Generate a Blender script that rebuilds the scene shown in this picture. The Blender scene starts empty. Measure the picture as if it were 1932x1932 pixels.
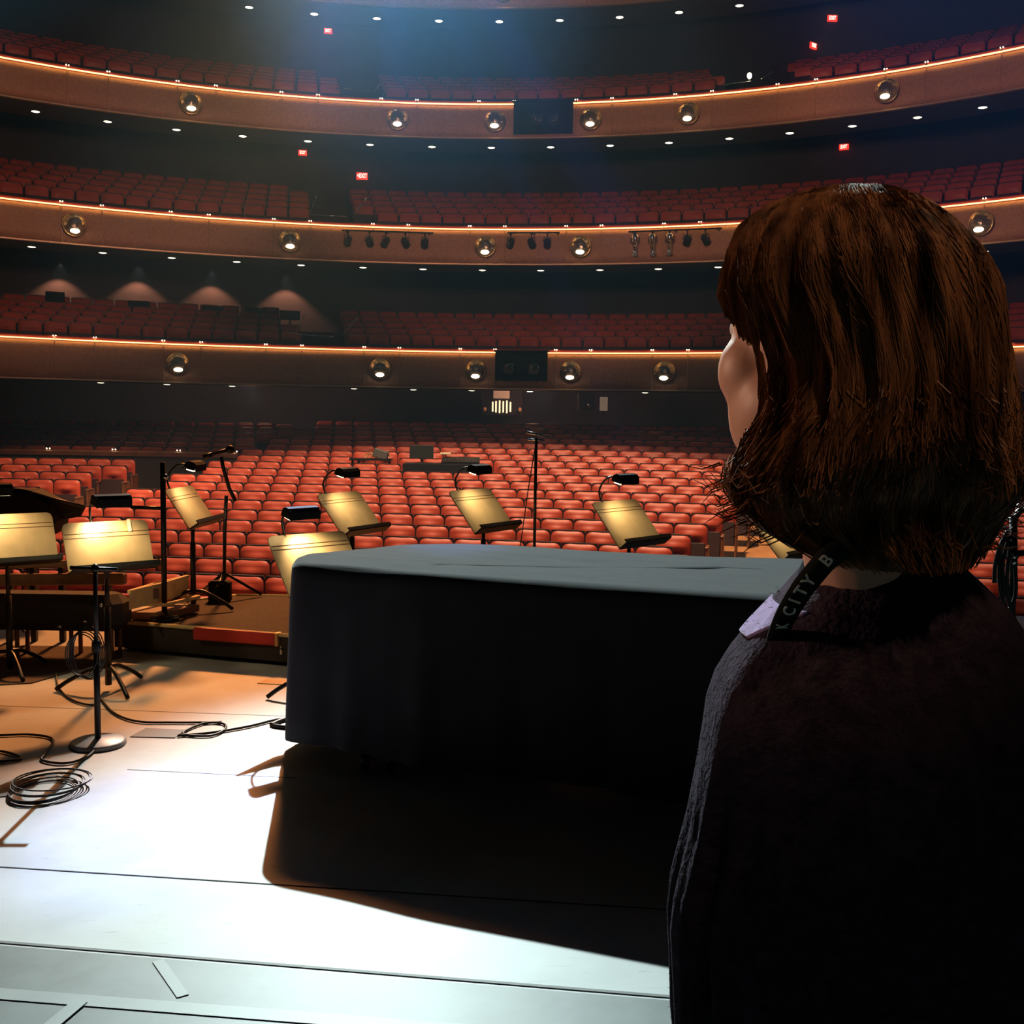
import bpy, math, random
from mathutils import Vector, Matrix, noise
random.seed(7)
PI = math.pi
SC = bpy.context.scene
COL = SC.collection
FPX = 2050.0
EYE = Vector((0, 0, 1.5))
PITCH, ROLL = math.radians(4.944), math.radians(0.9)
FW = Vector((0, math.cos(PITCH), -math.sin(PITCH)))
R0, U0 = Vector((1, 0, 0)), Vector((0, math.sin(PITCH), math.cos(PITCH)))
RT = R0 * math.cos(ROLL) + U0 * math.sin(ROLL)
UP = U0 * math.cos(ROLL) - R0 * math.sin(ROLL)

def ray(x, y): return FW + RT * ((x - 966) / FPX) + UP * ((966 - y) / FPX)
def PZ(x, y, z=0.0):                       # point of the photograph on a level plane
    d = ray(x, y); return EYE + d * ((z - EYE.z) / d.z)
def PY(x, y, Y):                           # point of the photograph on an upright plane at distance Y
    d = ray(x, y); return EYE + d * (Y / d.y)
def PR(x, y, c, r):                        # point on an upright cylinder (curved balcony fronts)
    d = ray(x, y); a = d.x ** 2 + d.y ** 2; b = -2 * (d.x * c[0] + d.y * c[1]); q = c[0] ** 2 + c[1] ** 2 - r * r
    t = (-b + math.sqrt(max(0, b * b - 4 * a * q))) / (2 * a); return EYE + d * t
def proj(p):
    v = Vector(p) - EYE; z = v.dot(FW)
    if z < .1: return (-9999, -9999, z)
    return (966 + FPX * v.dot(RT) / z, 966 - FPX * v.dot(UP) / z, z)

# ---------------------------------------------------------------- materials
MATS = {}
def mat(name, col, rough=.6, metal=0., emit=None, es=0., noise_amt=0., nscale=8., bump=0., bscale=60., sheen=0., spec=.5, coat=0., stretch=None):
    m = bpy.data.materials.new(name); m.use_nodes = True
    nt = m.node_tree; b = nt.nodes['Principled BSDF']
    b.inputs['Base Color'].default_value = (*col, 1); b.inputs['Roughness'].default_value = rough
    b.inputs['Metallic'].default_value = metal; b.inputs['Specular IOR Level'].default_value = spec
    b.inputs['Coat Weight'].default_value = coat
    if sheen:
        b.inputs['Sheen Weight'].default_value = sheen; b.inputs['Sheen Roughness'].default_value = .4
        b.inputs['Sheen Tint'].default_value = (min(1, col[0] * 3 + .1), min(1, col[1] * 3 + .1), min(1, col[2] * 3 + .1), 1)
    if emit:
        b.inputs['Emission Color'].default_value = (*emit, 1); b.inputs['Emission Strength'].default_value = es
    tc = nt.nodes.new('ShaderNodeTexCoord'); src = tc.outputs['Object']
    if stretch:
        mp = nt.nodes.new('ShaderNodeMapping'); mp.inputs['Scale'].default_value = stretch
        nt.links.new(src, mp.inputs['Vector']); src = mp.outputs['Vector']
    if noise_amt or not bump:
        n = nt.nodes.new('ShaderNodeTexNoise'); n.inputs['Scale'].default_value = nscale; n.inputs['Detail'].default_value = 4
        r = nt.nodes.new('ShaderNodeValToRGB'); a = noise_amt or .06
        r.color_ramp.elements[0].color = (*[c * (1 - a) for c in col], 1); r.color_ramp.elements[0].position = .3
        r.color_ramp.elements[1].color = (*[min(1, c * (1 + a)) for c in col], 1); r.color_ramp.elements[1].position = .7
        nt.links.new(src, n.inputs['Vector']); nt.links.new(n.outputs['Fac'], r.inputs['Fac'])
        nt.links.new(r.outputs['Color'], b.inputs['Base Color'])
    if bump:
        n2 = nt.nodes.new('ShaderNodeTexNoise'); n2.inputs['Scale'].default_value = bscale; n2.inputs['Detail'].default_value = 3
        bp = nt.nodes.new('ShaderNodeBump'); bp.inputs['Strength'].default_value = bump; bp.inputs['Distance'].default_value = .02
        nt.links.new(src, n2.inputs['Vector']); nt.links.new(n2.outputs['Fac'], bp.inputs['Height'])
        nt.links.new(bp.outputs['Normal'], b.inputs['Normal'])
    MATS[name] = m; return m
M = MATS
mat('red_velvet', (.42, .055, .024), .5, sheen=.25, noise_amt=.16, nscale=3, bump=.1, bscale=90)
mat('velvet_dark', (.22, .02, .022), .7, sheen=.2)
mat('black_metal', (.012, .012, .014), .4, spec=.4)
mat('black_paint', (.014, .014, .017), .8, spec=.2)
mat('seat_shell', (.03, .012, .012), .5)
mat('seat_wood', (.16, .065, .03), .45, noise_amt=.3, nscale=5)
mat('chrome', (.75, .75, .78), .15, 1.)
mat('brass', (.85, .6, .25), .25, 1.)
mat('fascia', (.44, .235, .15), .62, .2, noise_amt=.14, nscale=18, bump=.35, bscale=45)
mat('fascia_trim', (.55, .36, .22), .4, .6)
mat('joint', (.42, .24, .14), .5, .3)
mat('gold_tube', (.9, .6, .2), .5, emit=(1., .56, .17), es=5.)
mat('lamp_white', (1, .9, .7), .4, emit=(1., .82, .52), es=14.)
mat('downlight', (1, .9, .7), .4, emit=(1., .86, .6), es=5.)
mat('jewel_glass', (.48, .39, .31), .2, .75)
mat('jewel_back', (.10, .055, .035), .4, .5)
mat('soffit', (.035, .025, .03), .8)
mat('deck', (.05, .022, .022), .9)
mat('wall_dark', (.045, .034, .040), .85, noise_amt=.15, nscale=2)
mat('handrail_velvet', (.35, .04, .03), .7, sheen=.5)
mat('aud_floor', (.42, .2, .08), .4, noise_amt=.2, nscale=4)
mat('stand_tan', (.56, .41, .23), .38, .15, noise_amt=.12, nscale=9)
mat('stand_brass', (.6, .42, .2), .35, .7)
mat('carpet_dark', (.085, .06, .045), .95, noise_amt=.25, nscale=40, bump=.3, bscale=200)
mat('platform_side', (.035, .026, .022), .8)
mat('tube_lit', (1, .9, .7), .4, emit=(1., .8, .45), es=6.)
mat('stand_pale', (.42, .43, .44), .45)
mat('wood_gold', (.88, .66, .32), .4, noise_amt=.2, nscale=10)
mat('wood_brown', (.2, .1, .05), .45, noise_amt=.3, nscale=6)
mat('red_box', (.55, .035, .025), .6)
mat('cable_black', (.012, .012, .012), .5)
mat('plate_grey', (.09, .09, .09), .6)
mat('exit_red', (.3, .01, .01), .5, emit=(1., .05, .03), es=1.1)
mat('exit_letter', (1, .5, .45), .5, emit=(1., .42, .36), es=4.)
mat('monitor', (.03, .035, .035), .3)
mat('paper', (.8, .74, .55), .8)
mat('skin', (.62, .33, .22), .5, noise_amt=.06, nscale=20)
mat('shoe', (.02, .02, .02), .4)
mat('trousers', (.02, .02, .025), .8)
mat('eye_white', (.8, .8, .78), .2)
mat('iris', (.06, .03, .015), .1)
mat('knit', (.042, .030, .046), .95, sheen=.22, noise_amt=.35, nscale=60, bump=.3, bscale=150, spec=.03)
mat('scarf', (.34, .26, .52), .95, sheen=.5, noise_amt=.2, nscale=70, bump=.15, bscale=260, spec=.05)
mat('collar', (.012, .014, .02), .95, spec=.03)
mat('strap', (.012, .014, .012), .8, spec=.1)
mat('letter', (.85, .8, .7), .7)
mat('booth_light', (.9, .8, .6), .5, emit=(1., .75, .45), es=1.6)
mat('booth_panel', (.35, .3, .25), .6, emit=(1., .75, .5), es=.12)
mat('lens', (.02, .02, .03), .05, coat=1.)

def hair_mat():
    m = mat('hair', (.13, .05, .022), .42, spec=.28)
    nt = m.node_tree; b = nt.nodes['Principled BSDF']
    tc = nt.nodes.new('ShaderNodeTexCoord'); mp = nt.nodes.new('ShaderNodeMapping'); mp.inputs['Scale'].default_value = (60, 60, 5)
    n = nt.nodes.new('ShaderNodeTexNoise'); n.inputs['Scale'].default_value = 1; n.inputs['Detail'].default_value = 3
    r = nt.nodes.new('ShaderNodeValToRGB')
    e = r.color_ramp.elements; e[0].position = .33; e[0].color = (.028, .01, .005, 1); e[1].position = .72; e[1].color = (.34, .15, .065, 1)
    nt.links.new(tc.outputs['Object'], mp.inputs['Vector']); nt.links.new(mp.outputs['Vector'], n.inputs['Vector'])
    nt.links.new(n.outputs['Fac'], r.inputs['Fac'])
    for l in list(nt.links):
        if l.to_socket == b.inputs['Base Color']: nt.links.remove(l)
    nt.links.new(r.outputs['Color'], b.inputs['Base Color'])
hair_mat()

def floor_mat():
    m = bpy.data.materials.new('stage_floor'); m.use_nodes = True; nt = m.node_tree; N = nt.nodes; L = nt.links
    b = N['Principled BSDF']; b.inputs['Roughness'].default_value = .5; b.inputs['Specular IOR Level'].default_value = .35
    tc = N.new('ShaderNodeTexCoord')
    n1 = N.new('ShaderNodeTexNoise'); n1.inputs['Scale'].default_value = 2.2; n1.inputs['Detail'].default_value = 8
    mp = N.new('ShaderNodeMapping'); mp.inputs['Scale'].default_value = (4, 26, 1); mp.inputs['Rotation'].default_value = (0, 0, .5)
    n2 = N.new('ShaderNodeTexNoise'); n2.inputs['Scale'].default_value = 1.5; n2.inputs['Detail'].default_value = 6; n2.inputs['Roughness'].default_value = .75
    r1 = N.new('ShaderNodeValToRGB'); e = r1.color_ramp.elements
    e[0].position = .25; e[0].color = (.40, .41, .41, 1); e[1].position = .7; e[1].color = (.60, .62, .63, 1)
    r2 = N.new('ShaderNodeValToRGB'); e = r2.color_ramp.elements
    e[0].position = .27; e[0].color = (.45, .45, .45, 1); e[1].position = .40; e[1].color = (1, 1, 1, 1)
    mx = N.new('ShaderNodeMixRGB'); mx.blend_type = 'MULTIPLY'; mx.inputs['Fac'].default_value = .75
    L.new(tc.outputs['Object'], n1.inputs['Vector']); L.new(tc.outputs['Object'], mp.inputs['Vector']); L.new(mp.outputs['Vector'], n2.inputs['Vector'])
    L.new(n1.outputs['Fac'], r1.inputs['Fac']); L.new(n2.outputs['Fac'], r2.inputs['Fac'])
    L.new(r1.outputs['Color'], mx.inputs['Color1']); L.new(r2.outputs['Color'], mx.inputs['Color2'])
    L.new(mx.outputs['Color'], b.inputs['Base Color'])
    MATS['stage_floor'] = m
floor_mat()
mat('vinyl_floor', (.085, .10, .10), .5, noise_amt=.3, nscale=7)
mat('tape_pale', (.22, .24, .24), .5, noise_amt=.1)

def cloth_mat():
    m = mat('black_cloth', (.040, .034, .034), .9, sheen=.35, bump=.12, bscale=320, spec=.08, noise_amt=.1, nscale=6)
    m.node_tree.nodes['Principled BSDF'].inputs['Sheen Tint'].default_value = (.62, .64, .7, 1)
cloth_mat()

# ---------------------------------------------------------------- mesh builder
class MB:
    def __init__(s): s.v = []; s.f = []; s.mi = []; s.sm = []
    def add(s, vs, fs, mi=0, smooth=False):
        o = len(s.v); s.v += [tuple(v) for v in vs]
        for f in fs: s.f.append(tuple(i + o for i in f)); s.mi.append(mi); s.sm.append(smooth)
        return s
    def box(s, c, d, R=None, mi=0, bev=0):
        x, y, z = d[0] / 2, d[1] / 2, d[2] / 2
        if bev:
            b = min(bev, x * .9, y * .9, z * .9); vs = []; prof = []
            for zz, ins in ((-z, b), (-z + b, 0), (z - b, 0), (z, b)):
                X, Y = x - ins, y - ins; bb = b
                vs += [(X, Y - bb, zz), (X - bb, Y, zz), (-X + bb, Y, zz), (-X, Y - bb, zz), (-X, -Y + bb, zz), (-X + bb, -Y, zz), (X - bb, -Y, zz), (X, -Y + bb, zz)]
            fs = [tuple(range(7, -1, -1)), tuple(range(24, 32))]
            for k in range(3):
                for i in range(8): fs.append((k * 8 + i, k * 8 + (i + 1) % 8, (k + 1) * 8 + (i + 1) % 8, (k + 1) * 8 + i))
        else:
            vs = [(sx * x, sy * y, sz * z) for sz in (-1, 1) for sx, sy in ((-1, -1), (1, -1), (1, 1), (-1, 1))]
            fs = [(3, 2, 1, 0), (4, 5, 6, 7), (0, 1, 5, 4), (1, 2, 6, 5), (2, 3, 7, 6), (3, 0, 4, 7)]
        c = Vector(c)
        vs = [(R @ Vector(v) if R else Vector(v)) + c for v in vs]
        return s.add(vs, fs, mi)
    def tube(s, pts, r, n=8, mi=0, caps=True, taper=None):
        pts = [Vector(p) for p in pts]; k = len(pts); vs = []; fs = []
        a = None
        for i, p in enumerate(pts):
            t = (pts[min(i + 1, k - 1)] - pts[max(i - 1, 0)])
            t = t.normalized() if t.length > 1e-9 else Vector((0, 0, 1))
            if a is None:
                a = t.orthogonal().normalized()
            else:
                a = (a - t * a.dot(t)); a = a.normalized() if a.length > 1e-6 else t.orthogonal().normalized()
            b = t.cross(a); rr = r if not taper else r * taper[i]
            if isinstance(r, (list, tuple)): rr = r[i]
            vs += [p + (a * math.cos(2 * PI * j / n) + b * math.sin(2 * PI * j / n)) * rr for j in range(n)]
        for i in range(k - 1):
            for j in range(n): fs.append((i * n + j, i * n + (j + 1) % n, (i + 1) * n + (j + 1) % n, (i + 1) * n + j))
        if caps: fs += [tuple(range(n - 1, -1, -1)), tuple(range((k - 1) * n, k * n))]
        return s.add(vs, fs, mi, n > 5)
    def lathe(s, c, prof, n=20, mi=0, R=None, smooth=True):
        c = Vector(c); vs = []; fs = []
        for r, z in prof:
            for j in range(n):
                v = Vector((r * math.cos(2 * PI * j / n), r * math.sin(2 * PI * j / n), z)); vs.append((R @ v if R else v) + c)
        for i in range(len(prof) - 1):
            for j in range(n): fs.append((i * n + j, i * n + (j + 1) % n, (i + 1) * n + (j + 1) % n, (i + 1) * n + j))
        if prof[0][0] > 1e-4: fs.append(tuple(range(n - 1, -1, -1)))
        if prof[-1][0] > 1e-4: fs.append(tuple(range((len(prof) - 1) * n, len(prof) * n)))
        return s.add(vs, fs, mi, smooth)
    def ell(s, c, r, n=16, m=10, R=None, mi=0):
        prof = [(math.sin(PI * i / m), -math.cos(PI * i / m)) for i in range(m + 1)]
        prof[0] = (1e-3, -1); prof[-1] = (1e-3, 1)
        Q = Matrix.Diagonal(Vector(r)); Q = (R @ Q) if R else Q
        return s.lathe(c, prof, n, mi, Q)
    def build(s, name, mats, parent=None, mats_more=None):
        me = bpy.data.meshes.new(name); me.from_pydata(s.v, [], s.f)
        ms = mats if isinstance(mats, (list, tuple)) else [mats]
        for m_ in ms: me.materials.append(M[m_])
        for p, mi, sm in zip(me.polygons, s.mi, s.sm): p.material_index = mi; p.use_smooth = sm
        me.update(); return link(name, me, parent)
def link(name, data, parent=None):
    o = bpy.data.objects.new(name, data); COL.objects.link(o)
    if parent: o.parent = parent
    return o
def tag(o, label, cat, group=None, kind=None):
    if label: o['label'] = label
    if cat: o['category'] = cat
    if group: o['group'] = group
    if kind: o['kind'] = kind
    return o
def thing(name, label, cat, loc=(0, 0, 0), rz=0, group=None, kind=None):
    o = link(name, None); o.location = loc; o.rotation_euler = (0, 0, rz); o.empty_display_size = .1
    return tag(o, label, cat, group, kind)
def struct(o): o['kind'] = 'structure'; return o
def kids(o): return [c for c in COL.objects if c.parent == o]
def copy_tree(o, ch, parent=None):
    c = o.copy(); COL.objects.link(c)
    if parent: c.parent = parent
    for k in ch.get(o.name, ()): copy_tree(k, ch, c)
    return c
def child_map(o, d=None):
    d = {} if d is None else d
    d[o.name] = list(o.children)
    for k in o.children: child_map(k, d)
    return d
def rot(ax, a): return Matrix.Rotation(a, 3, ax)
def smooth_path(pts, n=6):                                 # Catmull-Rom through the points
    P = [Vector(p) for p in pts]; P = [P[0] * 2 - P[1]] + P + [P[-1] * 2 - P[-2]]; out = []
    for i in range(1, len(P) - 2):
        for k in range(n):
            t = k / n; a, b, c, d = P[i - 1:i + 3]
            out.append(.5 * ((2 * b) + (c - a) * t + (2 * a - 5 * b + 4 * c - d) * t * t + (3 * b - a - 3 * c + d) * t ** 3))
    return out + [P[-2]]
def text_mb(mb, txt, size, place, mi=0, depth=.004):       # lettering turned into mesh
    cu = bpy.data.curves.new('t', 'FONT'); cu.body = txt; cu.size = size; cu.extrude = depth; cu.align_x = 'CENTER'; cu.align_y = 'CENTER'; cu.offset = size * .02
    ob = bpy.data.objects.new('t', cu); COL.objects.link(ob)
    dg = bpy.context.evaluated_depsgraph_get(); me = ob.evaluated_get(dg).to_mesh()
    mb.add([place @ v.co for v in me.vertices], [tuple(p.vertices) for p in me.polygons], mi)
    ob.evaluated_get(dg).to_mesh_clear(); bpy.data.objects.remove(ob); bpy.data.curves.remove(cu)

# ---------------------------------------------------------------- camera, world
cam = bpy.data.cameras.new('camera'); cam.sensor_fit = 'HORIZONTAL'; cam.sensor_width = 36; cam.lens = 36 * FPX / 1932; cam.clip_end = 200; cam.clip_start = .05
co = link('camera', cam); Rm = Matrix((RT, UP, -FW)).transposed(); co.matrix_world = Matrix.Translation(EYE) @ Rm.to_4x4(); SC.camera = co
w = bpy.data.worlds.new('World'); SC.world = w; w.use_nodes = True
w.node_tree.nodes['Background'].inputs[0].default_value = (.3, .6, 1, 1); w.node_tree.nodes['Background'].inputs[1].default_value = .0012
SC.view_settings.view_transform = 'Standard'; SC.view_settings.look = 'None'; SC.view_settings.gamma = 1; SC.view_settings.use_curve_mapping = False; SC.view_settings.exposure = 0
SC.cycles.max_bounces = 6; SC.cycles.diffuse_bounces = 3; SC.cycles.sample_clamp_indirect = 4

# ================================================================ AUDITORIUM
CT, RTI = (-1.645, 10.794), 18.206           # balcony front circle
CO, RO, DR = (-9.178, -29.602), 46.58, .918  # stalls rows circle
def ct(phi, r): return Vector((CT[0] + r * math.sin(phi), CT[1] + r * math.cos(phi), 0))
def phi_of(p): return math.atan2(p.x - CT[0], p.y - CT[1])
def ring(mb, prof, p0, p1, n, c=CT, mi=0, close=True, smooth=False):
    k = len(prof); vs = []; fs = []
    for i in range(n + 1):
        a = p0 + (p1 - p0) * i / n
        vs += [(c[0] + r * math.sin(a), c[1] + r * math.cos(a), z) for r, z in prof]
    rng = k if close else k - 1
    for i in range(n):
        for j in range(rng):
            fs.append((i * k + j, i * k + (j + 1) % k, (i + 1) * k + (j + 1) % k, (i + 1) * k + j))
    if close: fs += [tuple(range(k - 1, -1, -1)), tuple(range(n * k, n * k + k))]
    return mb.add(vs, fs, mi, smooth)
PH0, PH1 = math.radians(-80), math.radians(80)
BACK = RTI + 7.2
TIERS = [  # name, rail z, bottom z, first seat-top rise, row rise, rows, phase pixel (x,y) of middle wide panel
    dict(k=1, rail=3.245, bot=2.25, sr=1.5, f=.42, rise=.24, rows=5, px=(991, 690), word='lowest', y0=665),
    dict(k=2, rail=6.43, bot=5.49, sr=2.0, f=.50, rise=.33, rows=5, px=(1010, 465), word='middle', y0=430),
    dict(k=3, rail=9.61, bot=8.72, sr=2.1, f=.58, rise=.36, rows=5, px=(1028.5, 225), word='upper', y0=192),
    dict(k=4, rail=12.85, bot=11.98, sr=3.0, f=.7, rise=.4, rows=1, px=(1047, 0), word='topmost', y0=0)]
MODULE = 2.53 / RTI
LAMPS = {1: [335, 717, 898, 1077, 1255], 2: [140, 547, 916, 1096, 1850], 3: [360, 750, 934, 1115, 1299, 1672], 4: [950]}
DOWN = {3: [(67, 208), (203, 228), (333, 244), (458, 256), (581, 266), (698, 272), (815, 277), (927, 278), (1039, 278), (1151, 276), (1262, 272), (1376, 265), (1490, 254), (1608, 241), (1731, 225), (1854, 203)],
        2: [(60, 465), (194, 478), (324, 486), (447, 493), (568, 500), (685, 505), (798, 507), (910, 508), (1020, 508), (1132, 509), (1242, 508), (1355, 506), (1857, 476)],
        1: [(190, 715), (315, 719), (438, 722), (668, 729), (780, 730), (890, 731), (1000, 733), (1217, 738)],
        4: [(470, 12), (593, 25), (711, 36), (828, 41), (942, 43), (1056, 42), (1169, 37), (1281, 29), (1395, 16), (1510, 0)]}
PLACE_WORD = lambda x: 'far left' if x < 300 else 'left' if x < 650 else 'left of centre' if x < 930 else 'centre' if x < 1010 else 'right of centre' if x < 1200 else 'right' if x < 1500 else 'far right'

def jewel_lamp():
    t = thing('balcony_lamp', 'x', 'lamp')
    b = MB(); b.lathe((0, 0, 0), [(.285, 0), (.285, .03), (.25, .05), (.02, .05)], 28, R=rot('X', PI / 2)); b.build('backplate', 'jewel_back', t)
    d = MB(); n = 14                                                       # faceted jewel dome, point towards the house
    prof = [(.255, .05), (.235, .12), (.17, .185), (.085, .225), (.002, .24)]
    Rx = rot('X', PI / 2); vs = []; fs = []
    for i, (r, z) in enumerate(prof):
        for j in range(n):
            a = 2 * PI * (j + (.5 if i % 2 else 0)) / n; vs.append(Rx @ Vector((r * math.cos(a), r * math.sin(a), z)))
    for i in range(len(prof) - 1):
        for j in range(n):
            a0, a1, b0, b1 = i * n + j, i * n + (j + 1) % n, (i + 1) * n + j, (i + 1) * n + (j + 1) % n
            if i % 2 == 0: fs += [(a0, a1, b0), (a1, b1, b0)]
            else: fs += [(a0, a1, b1), (a0, b1, b0)]
    d.add(vs, fs, 0, False); d.build('faceted_dome', 'jewel_glass', t)
    g = MB(); g.ell((0, -.175, -.15), (.11, .075, .055), 12, 7); bulb = g.build('bulb', 'lamp_white', t)
    r = MB()
    r.lathe((0, 0, 0), [(.255, .05), (.27, .055), (.27, .065), (.25, .07)], 28, R=rot('X', PI / 2)); r.build('rim', 'brass', t)
    return t
LAMP0 = jewel_lamp(); LCH = child_map(LAMP0); lamp_first = [True]
def place_lamp(p, phi, label, group):
    if lamp_first[0]: o = LAMP0; lamp_first[0] = False
    else: o = copy_tree(LAMP0, LCH)
    o.location = p; o.rotation_euler = (0, 0, -phi); o['label'] = label; o['group'] = group

dm = MB(); dm.lathe((0, 0, 0), [(.12, 0), (.12, -.012), (.09, -.02), (.002, -.02)], 16)
DL_RING = bpy.data.meshes.new('x')
tier_seats = []     # (pos, yaw, tier)
exclude_stairs = {1: [(556, 655)], 2: [(588, 692)], 3: [(636, 735), (1360, 1520)]}
for T in TIERS:
    k = T['k']; zr, zb = T['rail'], T['bot']
    root = thing('balcony', {1: 'lowest curved balcony of the auditorium with a gold lit rail', 2: 'middle curved balcony with light bars clamped to its front', 3: 'upper curved balcony with gold lit rail near the top of the picture', 4: 'topmost balcony, only its underside edge cut by the top of the picture'}[k], 'balcony', group='balconies')
    N = 120
    f = MB(); ring(f, [(RTI, zb + .03), (RTI - .035, zb + .25), (RTI - .045, (zr + zb) / 2), (RTI - .03, zr - .2), (RTI, zr - .05), (RTI + .1, zr - .05), (RTI + .1, zb + .03)], PH0, PH1, N, smooth=True)
    f.build('front_panel', 'fascia', root)
    tr = MB(); ring(tr, [(RTI - .03, zb), (RTI - .03, zb + .035), (RTI + .12, zb + .035), (RTI + .12, zb)], PH0, PH1, N); tr.build('bottom_trim', 'fascia_trim', root)
    g = MB(); ring(g, [(RTI - .05, zr - .04), (RTI - .05, zr - .016), (RTI - .02, zr - .016), (RTI - .02, zr - .04)], PH0, PH1, N); g.build('light_strip', 'gold_tube', root)
    h = MB(); ring(h, [(RTI - .012, zr - .05), (RTI - .012, zr + .04), (RTI + .02, zr + .07), (RTI + .16, zr + .07), (RTI + .2, zr + .03), (RTI + .2, zr - .05)], PH0, PH1, N); h.build('velvet_handrail', 'handrail_velvet', root)
    d = MB(); base = zr + T['f'] - 1.0 - T['rise']          # stepped deck
    prof = [(RTI + .1, zb + .04), (RTI + .1, base)]
    for i in range(7): prof += [(RTI + .45 + .93 * i, base + T['rise'] * i), (RTI + .45 + .93 * i, base + T['rise'] * (i + 1))]
    prof += [(BACK, base + T['rise'] * 7), (BACK, zb + T['sr'] + .04)]
    if k == 4: prof = [(RTI + .1, zb + .04), (RTI + .1, zr - .2), (BACK, zr + 3.2), (BACK, zb + 3.04)]
    ring(d, prof, PH0, PH1, 60); d.build('stepped_deck', 'deck', root)
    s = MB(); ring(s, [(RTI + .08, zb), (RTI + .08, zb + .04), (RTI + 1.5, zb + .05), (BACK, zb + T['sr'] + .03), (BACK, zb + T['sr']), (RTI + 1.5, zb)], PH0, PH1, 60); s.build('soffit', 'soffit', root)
    pc = phi_of(PR(*T['px'], CT, RTI)); nb = 0
    for m_ in range(-12, 13):
        cen = pc + (m_ + .5) * MODULE
        for sd in (-1, 1):
            a = cen + sd * .46 / RTI
            if abs(a) > math.radians(78): continue
            pts = [ct(a, RTI - .012) + Vector((0, 0, zb + .04)), ct(a, RTI - .047) + Vector((0, 0, zb + .25)), ct(a, RTI - .057) + Vector((0, 0, (zr + zb) / 2)), ct(a, RTI - .042) + Vector((0, 0, zr - .2)), ct(a, RTI - .012) + Vector((0, 0, zr - .05))]
            if abs(a - pc) < math.radians(52): jn = MB(); jn.tube(pts, .012, 5); jn.build('panel_joint', 'joint', root)
            if abs(a - pc) < math.radians(48) and k < 4:
                b = MB(); q = ct(a, RTI - .045) + Vector((0, 0, zr + .02))
                b.box(q + Vector((0, 0, -.02)), (.05, .05, .05), rot('Z', -a), 0, .01)
                ob = b.build('rail_bracket', 'brass', root)
                tv = Vector((math.cos(a), -math.sin(a), 0))
                for e in (-1, 1): c_ = MB(); c_.ell(q + tv * (.028 * e) + Vector((0, 0, .035)), (.014, .014, .014), 8, 5); c_.build('aisle_bulb', 'lamp_white', ob)
    for j, x in enumerate(LAMPS[k]):
        y = {1: 688, 2: 462, 3: 222, 4: -20}[k]
        p = PR(x, y, CT, RTI - .05); ph = phi_of(p); p.z = (zr + zb) / 2 - .02
        if k == 4: p.z = zb + .42
        place_lamp(p, ph, 'round faceted jewel lamp on the %s balcony front, %s' % (T['word'], {1: ['far left one', 'second from the left', 'just left of the black projector box', 'just right of the black projector box', 'right one beside the person\'s face'][j] if k == 1 else '', 2: ['far left one', 'left of the row of black spotlights', 'near the middle, left of three spotlights', 'between two light bars', 'right of the person\'s head'][j] if k == 2 else '', 3: ['far left one', 'second from left', 'just left of the dark panel', 'just right of the dark panel', 'fifth from left', 'far right one'][j] if k == 3 else '', 4: 'cut by the picture top'}[k]), 'jewel lamps on the %s balcony front' % T['word'])
    for j, (x, y) in enumerate(DOWN[k]):
        p = PR(x, y, CT, RTI + .85); p.z = zb - .002
        o = thing('recessed_downlight', 'small lit round downlight under the %s balcony, %s of the row' % (T['word'], ['first', 'second', 'third', 'fourth', 'fifth', 'sixth', 'seventh', 'eighth', 'ninth', 'tenth', 'eleventh', 'twelfth', 'thirteenth', 'fourteenth', 'fifteenth', 'sixteenth'][j] + ' from left'), 'ceiling light', p, 0, 'downlights under the %s balcony' % T['word'])
        a = MB(); a.lathe((0, 0, 0), [(.13, 0), (.13, -.02), (.1, -.022), (.1, 0)], 14); a.build('trim_ring', 'black_metal', o)
        a = MB(); a.lathe((0, 0, 0), [(.1, -.016), (.06, -.03), (.002, -.034)], 12); a.build('lamp_glass', 'downlight', o)
    if k < 4:
        for i in range(T['rows']):
            r = RTI + .95 + .93 * i; zt = zr + T['f'] + T['rise'] * i
            st = .585 / r; na = int(math.radians(62) / st)
            for j in range(-na, na + 1):
                a = pc + (j + (.5 if i % 2 else 0)) * st
                p = ct(a, r); p.z = zt - .9
                q = proj((p.x, p.y, zt))
                if any(x0 - 6 * i < q[0] < x1 - 6 * i for x0, x1 in exclude_stairs[k]): continue
                tier_seats.append((p, -a, k))

# the room shell
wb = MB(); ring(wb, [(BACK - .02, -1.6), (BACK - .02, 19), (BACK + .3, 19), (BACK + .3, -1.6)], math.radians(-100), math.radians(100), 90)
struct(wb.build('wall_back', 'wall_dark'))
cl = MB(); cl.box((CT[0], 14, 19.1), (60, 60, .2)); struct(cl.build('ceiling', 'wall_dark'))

# orchestra floor: raked, following the rows
def seat_h(i): return EYE.z - 1.817 + .0879 * i + .001 * i * i
fl = MB(); A0, A1 = math.radians(-22), math.radians(44)
prof = [(RO + DR * i - .5, seat_h(i) - .95) for i in range(-6, 20)]
ring(fl, [(r, z - .3) for r, z in prof[::-1]] + prof, A0, A1, 50, c=CO); o = fl.build('floor', 'aud_floor'); struct(o)
pr = MB(); rr = RO - DR * 3 - 1.15; zz = seat_h(-3) - .1     # pit rail
ring(pr, [(rr, seat_h(-4) - 1.1), (rr, zz - .06), (rr - .03, zz), (rr + .09, zz), (rr + .07, zz - .06), (rr + .07, seat_h(-4) - 1.1)], math.radians(-4), math.radians(20), 50, c=CO)
tag(pr.build('pit_rail', 'handrail_velvet'), 'red velvet topped rail in front of the first row of seats', 'rail')

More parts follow.
